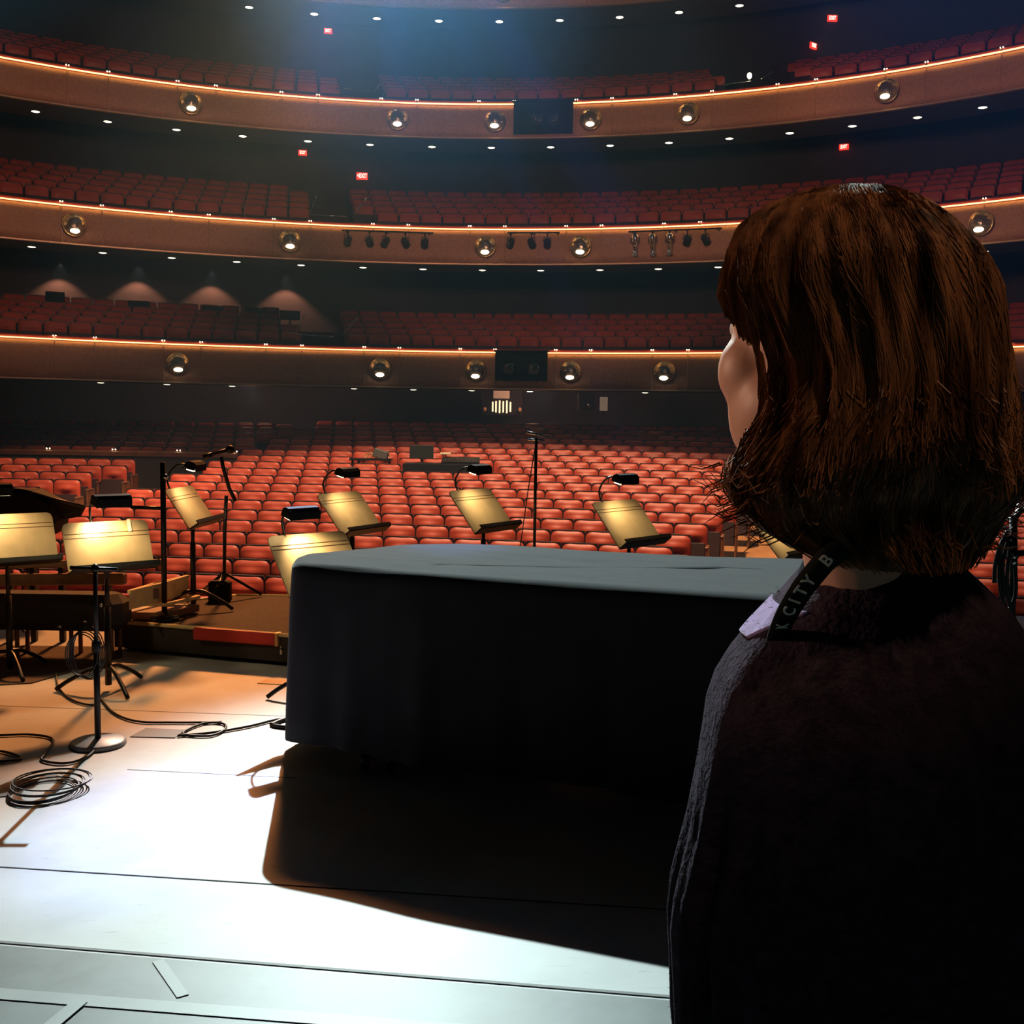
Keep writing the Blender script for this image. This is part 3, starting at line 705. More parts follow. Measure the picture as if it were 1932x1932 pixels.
# music stands
def music_stand(px, py, Y, yaw, tilt, bz, label, lamp=True, W_=.5, H_=.34, base_px=None, clips=False, lit='stand_tan', lampoff=(.15, .15), lamp_c=0, energy=1., label_lamp=None):
    c = PY(px, py, Y); ya, ti = math.radians(yaw), math.radians(tilt)
    n = Vector((math.sin(ya), -math.cos(ya), 0)); w_ = Vector((math.cos(ya), math.sin(ya), 0)); u = Vector((0, 0, math.cos(ti))) - n * math.sin(ti)
    fn = w_.cross(u).normalized()                                                   # front face normal
    R = Matrix((w_, u, fn)).transposed()
    t = thing('music_stand', label, 'music stand', (c.x, c.y, bz))
    L = lambda v: v - Vector((c.x, c.y, bz))
    mb = MB()
    hw, hh = W_ / 2, H_ / 2; r = .03
    outl = [(-hw, -hh), (hw, -hh), (hw, hh - r), (hw - r * .3, hh - r * .3), (hw - r, hh), (-hw + r, hh), (-hw + r * .3, hh - r * .3), (-hw, hh - r)]
    m_ = len(outl); vs = [L(c + w_ * x + u * y + fn * z) for z in (.004, -.004) for x, y in outl]
    mb.add(vs, [tuple(range(m_)), tuple(range(2 * m_ - 1, m_ - 1, -1))] + [(i, i + m_, (i + 1) % m_ + m_, (i + 1) % m_) for i in range(m_)])
    desk = mb.build('desk', lit, t)
    for yy in (.062, .085):
        mb = MB(); mb.tube([L(c + w_ * (-hw * .98) + u * (hh - yy) + fn * .005), L(c + w_ * (hw * .98) + u * (hh - yy) + fn * .005)], .0022, 5); mb.build('crease', 'wood_brown', desk)
    mb = MB(); lc = c - u * hh + fn * .035; mb.box(L(lc), (W_ + .01, .012, .075), R, 0, .004); mb.box(L(lc + fn * .037 + u * .012), (W_ + .01, .026, .006), R); mb.build('ledge', 'black_metal', t)
    bx = c - u * (hh * .3) - fn * .03; foot = Vector((bx.x, bx.y, bz))
    if base_px: q = PZ(base_px[0], base_px[1], bz); foot = Vector((q.x, q.y, bz)); bx = Vector((q.x, q.y, (c - u * hh * .6).z))
    mb = MB(); mb.tube([L(c - u * .02 - fn * .012), L(bx), L(Vector((foot.x, foot.y, bx.z - .1)))], .014, 8); mb.build('tilt_head', 'black_metal', t)
    mb = MB(); mb.tube([L(Vector((foot.x, foot.y, bx.z - .08))), L(foot + Vector((0, 0, .42)))], .0125, 10); mb.tube([L(foot + Vector((0, 0, .45))), L(foot + Vector((0, 0, .03)))], .018, 10); mb.build('post', 'black_metal', t)
    for k in range(3):
        a = ya + k * 2 * PI / 3 + .5; dx = Vector((math.cos(a), math.sin(a), 0))
        mb = MB(); mb.tube(smooth_path([L(foot + Vector((0, 0, .13))), L(foot + dx * .08 + Vector((0, 0, .12))), L(foot + dx * .2 + Vector((0, 0, .06))), L(foot + dx * .27 + Vector((0, 0, .012)))], 4), .012, 7); mb.build('leg', 'black_metal', t)
    if clips:
        for e in (.55, -.86, -.35):
            mb = MB(); mb.box(L(c + w_ * hw * e + u * (hh - .03 if e > 0 else -hh + .03) + fn * .008), (.02, .07 if e > 0 else .02, .008), R, 0, .003); mb.build('clip', 'paper', t)
    if lamp:
        f, up_ = lampoff; st = c + u * hh + w_ * (-hw * .55 + lamp_c)
        head = st + n * f + Vector((0, 0, up_)) + w_ * .05
        lt = thing('stand_light', label_lamp or label.replace('music stand', 'clip lamp of the music stand', 1), 'stand light', st)
        Q = lambda v: v - st
        mb = MB(); mb.tube(smooth_path([Q(st - u * .05 - fn * .012), Q(st + Vector((0, 0, .07)) - n * .02), Q(st + Vector((0, 0, up_ + .01)) + n * f * .35), Q(head - n * .02)], 5), .0065, 7); mb.build('gooseneck', 'black_metal', lt)
        hd = MB(); Rn = Matrix((w_, n, Vector((0, 0, 1)))).transposed() @ rot('X', -.25)
        prof = [(-.045, -.02), (-.035, .02), (-.015, .035), (.015, .035), (.035, .02), (.045, -.02), (.038, -.02), (.028, .014), (-.028, .014), (-.038, -.02)]
        vs = [Q(head + Rn @ Vector((sx * .095, a, z_))) for sx in (-1, 1) for a, z_ in prof]; kk = len(prof)
        hd.add(vs, [tuple(range(kk - 1, -1, -1)), tuple(range(kk, 2 * kk))] + [(i, (i + 1) % kk, (i + 1) % kk + kk, i + kk) for i in range(kk)]); [hd.box(Q(head + Rn @ Vector((sx * .093, 0, .004))), (.004, .066, .046), Rn) for sx in (-1, 1)]; hd.build('lamp_shade', 'black_paint', lt)
        hb = MB(); hb.box(Q(head + Rn @ Vector((0, 0, -.020))), (.165, .05, .014), Rn); hb.build('tube_bulb', 'tube_lit', lt)
        ld = bpy.data.lights.new('stand_lamp', 'SPOT'); ld.energy = 5.6 * energy; ld.color = (1, .76, .40); ld.spot_size = math.radians(125); ld.spot_blend = .8; ld.shadow_soft_size = .03
        lo = link('stand_lamp_light', ld); p0 = head + Vector((0, 0, -.055)); lo.location = p0
        lo.rotation_euler = (c - u * .02 - p0).to_track_quat('-Z', 'Y').to_euler()
    return t, foot
music_stand(14, 1018, 6.1, 40, 22, 0, 'brass-lit music stand cut by the left picture edge', W_=.52, H_=.30, energy=1.6, lamp_c=0, label_lamp='clip lamp on the leftmost music stand, mostly outside the picture')
music_stand(205, 1030, 5.75, 42, 20, 0, 'brightly lit music stand with clips behind the small round-based stand', W_=.46, H_=.27, base_px=(205, 1302), clips=True, energy=1.7, lamp_c=.055, lampoff=(.15, .12), label_lamp='black clip lamp with pale top edge above the clipped music stand')
music_stand(360, 956, 7.2, 86, 34, .2, 'music stand on the low dark platform, beside the microphone stand', H_=.30, base_px=(365, 1150), energy=1.0, label_lamp='lit clip lamp of the music stand on the low platform')
music_stand(600, 1062, 5.7, 46, 36, 0, 'brightest music stand half hidden behind the covered instrument', H_=.36, energy=2.2, lampoff=(.08, .12), label_lamp='clip lamp over the brightest half hidden music stand')
music_stand(662, 968, 7.6, 63, 40, .2, 'music stand above the left end of the covered instrument', H_=.36, label_lamp='clip lamp of the music stand above the cloth\'s left end')
music_stand(910, 963, 7.55, 57, 40, .2, 'music stand below the control desk, middle of the picture', H_=.36, label_lamp='lit clip lamp just under the control desk')
music_stand(1185, 987, 7.0, 49, 40, 0, 'music stand left of the person, near the wooden aisle', H_=.36, label_lamp='small black clip lamp on the stand nearest the person')
music_stand(1478, 1015, 7.2, 50, 42, 0, 'music stand half hidden by the person\'s neck', lamp=True, energy=.8, label_lamp='clip lamp hidden behind the person\'s hair')

# thin microphone stand, centre
f0 = PY(1012, 812, 7.9)
t = thing('microphone_stand', 'tall thin black microphone stand in the centre with bright cross bar', 'microphone stand', (f0.x, f0.y, 0))
mb = MB(); mb.tube([(0, 0, .03), (0, 0, 1.36)], .011, 8); mb.build('pole', 'black_metal', t)
mb = MB(); mb.tube([(-.07, -.02, 1.40), (.09, .0, 1.365)], .011, 8); mb.tube([(-.06, 0, 1.345), (.06, 0, 1.34)], .009, 6); mb.build('cross_bar', 'chrome', t)
mb = MB(); mb.lathe((0, 0, 0), [(.14, 0), (.14, .02), (.03, .035), (.002, .04)], 20); mb.build('base', 'black_metal', t)
mb = MB(); mb.tube(smooth_path([(0, -.02, 1.34), (-.05, -.02, 1.0), (-.10, -.03, .6), (-.14, -.02, .3), (-.1, -.1, .012), (.1, -.2, .012)]), .004, 5); tag(mb.build('microphone_cable', 'cable_black'), 'thin cable hanging beside the central microphone stand', 'cable').location = (f0.x, f0.y, 0)

# round based stand in the left foreground
g = PZ(185, 1405)
t = thing('microphone_stand', 'short stand with round pale base and cross bar, left foreground', 'microphone stand', (g.x, g.y, 0))
mb = MB(); mb.lathe((0, 0, 0), [(.122, 0), (.122, .014), (.11, .022), (.03, .03), (.002, .034)], 32); mb.build('round_base', 'stand_pale', t)['label'] = 'round pale metal base'
mb = MB(); mb.tube([(0, 0, .03), (0, 0, .45)], .014, 10); mb.tube([(0, 0, .43), (0, 0, .80)], .010, 10); mb.lathe((0, 0, .42), [(.012, 0), (.02, .01), (.02, .05), (.012, .06)], 12); mb.build('pole', 'black_metal', t)
mb = MB(); mb.tube([(-.11, 0, .805), (.10, 0, .800)], .009, 8); mb.lathe((0, 0, .79), [(.02, 0), (.024, .015), (.01, .03), (.002, .035)], 12); mb.build('cross_bar', 'black_metal', t)
# hanging cable coil on it
mb = MB()
for k in range(5):
    pts = [(-.06 + .072 * math.cos(a) + .004 * k, -.02 + .012 * k, .415 + (.095 + .007 * k) * math.sin(a)) for a in [2 * PI * i / 18 for i in range(19)]]
    mb.tube([Vector(p) + Vector((g.x, g.y, 0)) for p in pts], .0028, 5)
tag(mb.build('cable_coil', 'cable_black'), 'coil of thin cable hanging on the round-based stand', 'cable')
def cable(px, name, label, r=.006, z=.008, m='cable_black'):
    mb = MB(); mb.tube(smooth_path([PZ(x, y, z) for x, y in px], 8), r, 6); tag(mb.build(name, m), label, 'cable')
cable([(190, 1318), (215, 1345), (260, 1361), (330, 1363), (415, 1364), (424, 1376), (395, 1388), (345, 1384), (380, 1366), (418, 1362)], 'floor_cable', 'thin black cable looping past the grey floor plate')
cable([(335, 1388), (400, 1382), (470, 1370), (520, 1358), (570, 1352)], 'floor_cable', 'black cable running to the covered instrument', .007)
cable([(512, 1368), (530, 1360), (556, 1352)], 'floor_cable', 'thick short cable end at the cloth corner', .012)
cable([(515, 1369), (535, 1372), (560, 1373)], 'floor_cable', 'thick short cable returning under the cloth corner', .012)
cable([(-60, 1388), (0, 1387), (60, 1386), (100, 1395), (85, 1422), (80, 1434), (120, 1440), (160, 1430), (185, 1410)], 'floor_cable', 'cable looping around the left of the round base')
cable([(-60, 1420), (0, 1417), (40, 1430), (10, 1436), (-60, 1438)], 'floor_cable', 'small cable loop at the left picture edge')
cable([(105, 1270), (112, 1300), (140, 1322), (175, 1330), (190, 1318)], 'floor_cable', 'thin cable beside the left music stand base')
mb = MB()
for k in range(6):
    cc = PZ(80 + 4 * k, 1497 - 2 * k); mb.tube([cc + Vector(((.115 + .007 * k) * math.cos(a), (.135 + .008 * ((k * 2) % 5)) * math.sin(a), .006 + .006 * k)) for a in [2 * PI * i / 30 for i in range(31)]], .003, 5)
tag(mb.build('cable_coil', 'cable_black'), 'round coil of cable lying on the floor, left', 'cable')

# low platform with gilt edge, red box on its edge
A, B_, C_, D_ = PZ(215, 1170, .2), PZ(560, 1198, .2), PZ(900, 1130, .2), PZ(430, 1124, .2)
e1 = (B_ - A).normalized(); B2 = A + e1 * 2.6; D2 = Vector((D_.x - .95, D_.y, .2)); C2 = B2 + (D_ - A) * .9
quad = [A, B2, Vector((C2.x, 7.75, .2)), Vector((-1.98, 7.75, .2)), Vector((-2.42, 7.3, .2))]
t = thing('low_platform', 'low dark carpeted platform with thin gilt edge', 'platform')
mb = MB(); n = len(quad)
mb.add([(p.x, p.y, .195) for p in quad] + [(p.x, p.y, .18) for p in quad], [tuple(range(n)), tuple(range(2 * n - 1, n - 1, -1))] + [(i, i + n, (i + 1) % n + n, (i + 1) % n) for i in range(n)]); mb.build('carpet_top', 'carpet_dark', t)
mb = MB(); mb.add([(p.x, p.y, .18) for p in quad] + [(p.x, p.y, .03) for p in quad], [tuple(range(n)), tuple(range(2 * n - 1, n - 1, -1))] + [(i, i + n, (i + 1) % n + n, (i + 1) % n) for i in range(n)]); mb.build('side_panel', 'platform_side', t)
for i in range(n):
    mb = MB(); a, c = quad[i], quad[(i + 1) % n]; mb.tube([Vector((a.x, a.y, .192)), Vector((c.x, c.y, .194))], .014, 6); mb.build('edge_strip', 'wood_gold', t)
for q in quad[:2]: mb = MB(); mb.box((q.x + .08, q.y + .12, .015), (.06, .06, .03)); mb.build('foot', 'black_metal', t)
ra, rb = PZ(370, 1182, .2), PZ(523, 1193, .2); rc = (ra + rb) / 2; ang = math.atan2(rb.y - ra.y, rb.x - ra.x)
t = thing('red_step_bar', 'red padded bar fixed on the front edge of the low platform', 'bar', (rc.x, rc.y - .03, .165), ang)
mb = MB(); mb.box((0, 0, 0), ((rb - ra).length, .045, .075), None, 0, .006); mb.build('red_pad', 'red_box', t)
mb = MB(); mb.box(((rb - ra).length / 2 + .012, 0, 0), (.02, .05, .08)); mb.build('end_cap', 'stand_brass', t)
q = PZ(535, 1225, .1); t = thing('socket_box', 'small pale socket box on the platform side', 'socket', (q.x, q.y - .02, .1), ang)
mb = MB(); mb.box((0, 0, 0), (.035, .02, .06), None, 0, .004); mb.build('cover_plate', 'paper', t); mb = MB(); mb.lathe((0, -.012, .01), [(.008, 0), (.008, .004), (.002, .004)], 10, R=rot('X', PI / 2)); mb.build('socket_hole', 'black_metal', t)

# boom microphone stand on the platform
g = PZ(423, 1128, .2)
t = thing('microphone_stand', 'tall black boom microphone stand on the low platform', 'microphone stand', (g.x, g.y, .2))
H = lambda x, y: PY(x, y, g.y) - Vector((g.x, g.y, .2))
mb = MB(); mb.tube([(0, 0, .05), H(424, 1000), H(427, 935)], .013, 8); mb.build('pole', 'black_metal', t)
mb = MB(); mb.tube([H(444, 945), H(432, 920), H(420, 878), H(418, 862)], .014, 8); mb.tube([H(384, 862), H(432, 848)], .014, 6); mb.build('boom_arm', 'black_metal', t)
mb = MB(); mb.ell(H(434, 848), (.035, .03, .03), 10, 6); mb.tube([H(384, 862), H(400, 858)], .018, 8); mb.build('microphone', 'black_metal', t)
for k in range(3):
    a = k * 2.1 + .4; mb = MB(); mb.tube([(0, 0, .18), (.26 * math.cos(a), .26 * math.sin(a), .012)], .011, 6); mb.build('leg', 'black_metal', t)
mb = MB(); mb.box(H(421, 1112) + Vector((0, -.08, 0)), (.15, .08, .15), None, 0, .012); tag(mb.build('monitor_speaker', 'black_paint'), 'small square black speaker at the foot of the boom stand', 'speaker').location = (g.x, g.y, .2)

# tall thick post with cross arm
f0 = PY(307, 870, 6.75)
t = thing('lighting_stand', 'tall thick black post with a side arm, left', 'post', (f0.x, f0.y, .2))
G = lambda x, y: PY(x, y, f0.y) - Vector((f0.x, f0.y, .2))
mb = MB(); mb.tube([(0, 0, 0.0), G(307, 872)], .018, 8); mb.build('post', 'black_metal', t)
mb = MB(); mb.tube([G(307, 959), G(248, 957)], .012, 8); mb.build('side_arm', 'black_metal', t)
mb = MB(); mb.ell(G(312, 900), (.02, .02, .02), 8, 6); mb.build('clamp_knob', 'chrome', t)
mb = MB(); mb.lathe((0, 0, 0), [(.09, 0), (.09, .02), (.03, .03), (.002, .035)], 20); mb.build('base', 'black_metal', t)
# percussion frame, trunk and open piano lid on the left
t = thing('wooden_frame_table', 'long table with two brown wooden rails behind the left music stands', 'table', (0, 0, 0))
Yr = 6.95
a, c = PY(-260, 1066, Yr), PY(312, 1072, Yr)
for (ya_, yb_, th) in ((1068, 1062, .045), (1096, 1092, .075)):
    p, q = PY(-260, ya_, Yr), PY(238 if ya_ > 1080 else 312, yb_, Yr); mb = MB(); R = rot('Y', -math.atan2(q.z - p.z, q.x - p.x)); mb.box((p + q) / 2, ((q - p).length, .05, th), R, 0, .008); mb.build('rail', 'wood_brown', t)
for x in (-200, 18, 62, 116, 205):
    p = PY(x, 1070, Yr + .04); mb = MB(); mb.box((p.x, p.y, p.z / 2), (.035, .04, p.z), None, 0, .005); mb.build('leg', 'black_metal', t)
t = thing('storage_case', 'low black covered case on thin legs behind the left stands', 'case', (0, 0, 0))
p, q = PY(-260, 1118, 6.45), PY(228, 1195, 6.45)
mb = MB(); mb.box(((p.x + q.x) / 2, 6.57, (p.z + q.z) / 2), (q.x - p.x, .24, p.z - q.z), None, 0, .05); mb.build('case_body', 'trousers', t)
for x in (-180, 25, 128, 205):
    for yy in (6.5, 6.64):
        z1 = q.z + .02; xx = PY(x, 1200, 6.45).x; mb = MB(); mb.tube([(xx, yy, 0), (xx, yy, z1)], .014, 6); mb.build('leg', 'wood_brown', t)
for x, y in ((45, 1190), (112, 1182), (190, 1143), (160, 1172)):
    r_ = PY(x, y, 6.43); mb = MB(); mb.ell(r_, (.014, .01, .012), 8, 6); mb.build('latch', 'chrome', t)
t = thing('grand_piano', 'black grand piano with its lid raised at the left edge', 'piano', (0, 0, 0))
yp = 8.0
out2 = [(-160, 925), (50, 930), (92, 952), (104, 985), (100, 1010), (-160, 1010)]
P3 = [PY(x, y, yp) for x, y in out2]; n = len(P3); mb = MB()
mb.add(P3 + [p_ + Vector((-.1, .5, .0)) for p_ in P3], [tuple(range(n)), tuple(range(2 * n - 1, n - 1, -1))] + [(i, i + n, (i + 1) % n + n, (i + 1) % n) for i in range(n)]); mb.build('piano_case', 'black_paint', t)
for px_ in (-120, 60):
    p_ = PY(px_, 1010, yp + .25); mb = MB(); mb.lathe((p_.x, p_.y, -.0), [(.04, 0), (.05, p_.z * .6), (.06, p_.z + .02)], 12); mb.build('leg', 'black_metal', t)
p0, p1, p2 = PY(50, 929, yp), PY(160, 956, yp + .1), PY(150, 975, yp + .3)
mb = MB(); 
LD = [PY(-160, 900, yp + .3), p0 + Vector((0, 0, .02)), p1, p2, PY(60, 990, yp + .4), PY(-160, 990, yp + .4)]
n = len(LD); mb.add(LD + [v + Vector((0, .03, .0)) for v in LD], [tuple(range(n)), tuple(range(2 * n - 1, n - 1, -1))] + [(i, i + n, (i + 1) % n + n, (i + 1) % n) for i in range(n)])
mb.build('lid', 'black_paint', t)
mb = MB(); mb.tube([p0, p1], .012, 6); mb.build('lid_edge', 'black_metal', t)
# wooden riser and frame tray
p = PZ(243, 1160, 0)
def wood_box(pts, z0, z1, name, label, m, mdark=None, rim=False, kind='box'):
    t = thing(name, label, kind); n = len(pts)
    mb = MB(); zb_ = z1 - (.05 if kind == 'tray' else 0); mb.add([(a.x, a.y, z0) for a in pts] + [(a.x, a.y, zb_) for a in pts], [tuple(range(n - 1, -1, -1)), tuple(range(n, 2 * n))] + [(i, (i + 1) % n, (i + 1) % n + n, i + n) for i in range(n)]); mb.build('body', mdark or m, t)
    for i in range(n):
        a, c = pts[i], pts[(i + 1) % n]; mb = MB(); mb.tube([Vector((a.x, a.y, z1)), Vector((c.x, c.y, z1))], .014, 4); mb.build('edge_board', m, t)
zt_ = .30
wood_box([PZ(240, 1140, zt_), PZ(310, 1141, zt_), PZ(376, 1126, zt_), PZ(312, 1124, zt_)], .205, zt_, 'wooden_tray', 'shallow wooden tray with gold lit rim beside the platform', 'wood_gold', 'wood_brown', kind='tray')
pA, pB = PZ(243, 1117, .42), PZ(314, 1100, .42); dd = Vector((.05, .3, 0))
wood_box([pA, pB, pB + dd, pA + dd], .31, .42, 'wooden_riser', 'pale wooden riser box stacked behind the shallow tray', 'wood_gold', kind='box')
q1 = (pA * .3 + pB * .7); mb = MB(); mb.box((q1.x, q1.y - .012, .37), (.05, .02, .06), rot('Z', .25)); tag(mb.build('handle_slot', 'wood_brown'), 'dark hand hole plate on the wooden riser box', 'handle plate')
#wood_box([PZ(300, 1085, .5), PZ(345, 1085, .5), PZ(345, 1078, .5), PZ(300, 1078, .5)], .0, .5, 'wooden_block', 'small brown wooden block behind the riser box', 'wood_brown', kind='block')

# right hand microphone stand with cables
f0 = PY(1912, 960, 4.3); f0.z = 0
t = thing('microphone_stand', 'black boom stand hung with cables at the right picture edge', 'microphone stand', f0)
G = lambda x, y: PY(x, y, f0.y) - f0
mb = MB(); mb.tube([(0, 0, .02), G(1912, 1100), G(1912, 975)], .016, 8); mb.build('pole', 'black_metal', t)
mb = MB(); mb.tube(smooth_path([G(1912, 985), G(1922, 966), G(1945, 955), G(1990, 950)]), .014, 8); mb.build('boom_arm', 'black_metal', t)
mb = MB(); mb.tube([G(1890, 1048), G(1940, 1042)], .014, 6); mb.ell(G(1908, 1046), (.03, .03, .03), 10, 6); mb.build('clutch', 'black_metal', t)
mb = MB(); mb.ell(G(1907, 1048) + Vector((0, -.03, 0)), (.01, .01, .012), 8, 5); mb.ell(G(1907, 1058) + Vector((0, -.03, 0)), (.01, .01, .012), 8, 5); mb.ell(G(1880, 1095), (.012, .01, .012), 8, 5); mb.build('screw', 'chrome', t)
for k in range(3):
    a = k * 2.1 + 1.1; mb = MB(); mb.tube([(0, 0, .2), (.3 * math.cos(a), .3 * math.sin(a), .012)], .012, 6); mb.build('leg', 'black_metal', t)
mb = MB()
for pts in ([(1902, 1000), (1885, 1035), (1877, 1070), (1876, 1100)], [(1905, 1010), (1892, 1060), (1895, 1110), (1908, 1150), (1925, 1230)], [(1908, 1020), (1900, 1080), (1903, 1130), (1915, 1170), (1930, 1200)], [(1903, 1000), (1888, 1040), (1886, 1100), (1900, 1150), (1916, 1120), (1914, 1050)]):
    mb.tube(smooth_path([PY(x, y, f0.y - .03) for x, y in pts], 5), .008, 6)
tag(mb.build('hanging_cable', 'cable_black'), 'cables drooping from the right hand boom stand', 'cable')
# ================================================================ WOMAN (seen from behind, head turned left)
Hc = Vector((.306, 1.06, 1.585)); fdir = Vector((-.64, .768, 0)); ldir = Vector((-.768, -.64, 0)); ZU = Vector((0, 0, 1))
RH = Matrix((fdir, -ldir, ZU)).transposed()
def hp(f, l, z): return Hc + fdir * f + ldir * l + ZU * z
wm = thing('person', 'person seen from behind, brown bobbed hair, dark knit shawl, head turned left', 'person', (.37, 1.08, 0))
WO = Vector((.37, 1.08, 0))
def WL(v): return Vector(v) - WO
bd = MB()
def E(c, r, R=RH, n=20, m=14): bd.ell(WL(c), r, n, m, R)
E(hp(-.008, 0, .022), (.098, .078, .108)); E(hp(.03, 0, -.05), (.072, .060, .082)); E(hp(.045, 0, .02), (.062, .062, .07))
E(hp(.078, 0, -.112), (.026, .028, .024)); E(hp(.066, .036, -.035), (.036, .032, .04)); E(hp(.066, -.036, -.035), (.036, .032, .04))
E(hp(.03, .05, -.07), (.04, .022, .035)); E(hp(.03, -.05, -.07), (.04, .022, .035)); E(hp(.04, .03, -.075), (.052, .038, .06)); E(hp(.04, -.03, -.075), (.052, .038, .06))
E(hp(.108, 0, -.028), (.02, .014, .02)); E(hp(.098, 0, -.005), (.012, .009, .03)); E(hp(.098, .011, -.034), (.012, .009, .009)); E(hp(.098, -.011, -.034), (.012, .009, .009))
E(hp(.094, 0, -.066), (.012, .024, .007)); E(hp(.092, 0, -.078), (.012, .021, .008)); E(hp(.086, 0, .032), (.016, .055, .012))
for s in (1, -1):
    Re = RH @ rot('Z', -.35 * s)
    E(hp(-.002, .081 * s, -.012), (.022, .007, .034), Re); E(hp(.004, .078 * s, -.040), (.012, .008, .014), Re)
def chain(pts, rs, n=14): bd.tube([WL(p) for p in smooth_path(pts, 5)], [a for a in _ri(rs, 5)], n)
def _ri(rs, k):
    o = []
    for a, c in zip(rs, rs[1:]): o += [a + (c - a) * i / k for i in range(k)]
    return o + [rs[-1]]
chain([hp(-.02, 0, -.02), hp(-.015, 0, -.10), (.338, 1.055, 1.40), (.36, 1.075, 1.31)], [.055, .054, .058, .056])
I3 = Matrix.Identity(3)
E((.37, 1.08, 1.245), (.118, .065, .065), I3); E((.37, 1.09, 1.15), (.125, .085, .13), I3); E((.37, 1.09, 1.0), (.13, .095, .15), I3); E((.37, 1.09, .88), (.16, .11, .12), I3)
for s in (1, -1):
    X = lambda dx, y, z: Vector((.37 + s * dx, y, z))
    chain([X(.09, 1.08, 1.25), X(.118, 1.08, 1.16), X(.14, 1.08, 1.0), X(.145, 1.11, .86), X(.15, 1.15, .74)], [.035, .036, .036, .033, .024])
    E(X(.150, 1.158, .69), (.016, .038, .048), I3)
    for k, (dy, ln, r_) in enumerate(((-.028, .058, .0075), (-.010, .068, .0085), (.010, .074, .0088), (.028, .066, .0085))):
        y0 = 1.158 + dy; chain([X(.150, y0, .665), X(.147, y0, .65 - ln * .45), X(.139, y0 + .004, .65 - ln * .8), X(.127, y0 + .006, .65 - ln * 1.1)], [r_ + .001, r_, r_ * .92, r_ * .7], 8)
    chain([X(.145, 1.19, .705), X(.135, 1.208, .68), X(.125, 1.215, .655), X(.118, 1.212, .638)], [.012, .011, .0095, .008], 8)
    chain([X(.085, 1.09, .86), X(.09, 1.08, .66), X(.088, 1.07, .48), X(.085, 1.09, .28), X(.085, 1.10, .1)], [.095, .078, .058, .055, .038])
    E(X(.088, 1.155, .045), (.042, .115, .035), I3); E(X(.088, 1.09, .06), (.036, .05, .05), I3)
raw = bd.build('tmp_body', 'skin'); rm = raw.modifiers.new('r', 'REMESH'); rm.mode = 'VOXEL'; rm.voxel_size = .0065; rm.use_smooth_shade = True
smm = raw.modifiers.new('s', 'SMOOTH'); smm.iterations = 3; smm.factor = .5
me = bpy.data.meshes.new_from_object(raw.evaluated_get(bpy.context.evaluated_depsgraph_get())); bpy.data.objects.remove(raw)
me.name = 'body'; link('body', me, wm)
for s in (1, -1):
    m_ = MB(); m_.ell(WL(hp(.084, .031 * s, .008)), (.0125,) * 3, 14, 10); eo = m_.build('eye', 'eye_white', wm)
    m_ = MB(); m_.ell(WL(hp(.0935, .031 * s, .008)), (.0045, .006, .006), 10, 6, RH); m_.build('iris', 'iris', eo)
    m_ = MB(); m_.tube([WL(hp(.092, .046 * s, .026)), WL(hp(.099, .032 * s, .032)), WL(hp(.100, .016 * s, .029))], .0028, 6); m_.build('eyebrow', 'hair', wm)

# hair
HY = 1.06
HROWS = [(362, 1555, 1635), (372, 1498, 1690), (395, 1440, 1735), (430, 1400, 1775), (480, 1378, 1812), (550, 1366, 1845), (620, 1392, 1862), (700, 1418, 1872), (770, 1415, 1876), (830, 1388, 1880), (875, 1372, 1898), (915, 1370, 1892), (950, 1384, 1868), (985, 1418, 1845), (1020, 1470, 1826), (1052, 1530, 1800)]
HD = []
for y, a, c in HROWS:
    p, q = PY(a, y, HY), PY(c, y, HY); HD.append((p.z, (p.x + q.x) / 2, (q.x - p.x) / 2))
HD.sort(reverse=True)
def hair_e(z):
    if z >= HD[0][0]: return HD[0][1], HD[0][2]
    for (z0, c0, r0), (z1, c1, r1) in zip(HD, HD[1:]):
        if z1 <= z <= z0:
            t_ = (z0 - z) / (z0 - z1); return c0 + (c1 - c0) * t_, r0 + (r1 - r0) * t_
    return HD[-1][1], HD[-1][2]
ZT, ZB = HD[0][0], HD[-1][0]
def hair_pt(z, az, fac=1.0):
    c, r = hair_e(z); zc_ = 1.468 + .016 * math.sin(az * 4 + 1) + .008 * math.sin(az * 9); ry = min(.122, r * 1.05) if z > zc_ else .122 - .030 * min(1, (zc_ - z) / .055)
    lock = 1 + .03 * math.sin(az * 9 + 5 * noise.noise(Vector((az * 2, z * 5, 0)))) + .02 * math.sin(az * 21 + z * 14) + .012 * math.sin(az * 40 - z * 20)
    if z > 1.69: lock = 1 + (lock - 1) * .3
    v = Vector((c + r * lock * fac * math.cos(az), HY - .012 + ry * lock * fac * math.sin(az), z))
    return v
FAZ = math.atan2(fdir.y, fdir.x)
OPEN = [(1.80, 0), (1.628, 0), (1.612, 20), (1.592, 42), (1.57, 57), (1.54, 58), (1.50, 60), (1.475, 48), (1.45, 38), (1.40, 34), (1.30, 30)]
def opening(z):
    for (z0, a0), (z1, a1) in zip(OPEN, OPEN[1:]):
        if z1 <= z <= z0: return math.radians(a0 + (a1 - a0) * (z0 - z) / (z0 - z1))
    return 0
def dang(a): return abs((a - FAZ + PI) % (2 * PI) - PI)
nz, na = 60, 150; vs = []; fs = []
zs = [ZT - (ZT - ZB) * (i / nz) ** 1.25 for i in range(nz + 1)]
for z in zs:
    for j in range(na):
        az = FAZ + 2 * PI * j / na; v = hair_pt(z, az, .975)
        part = .010 * math.exp(-((v.x - .318) / .008) ** 2) * (1 if v.y < 1.13 and z > 1.64 else 0)
        vs.append(WL(v - ZU * part))
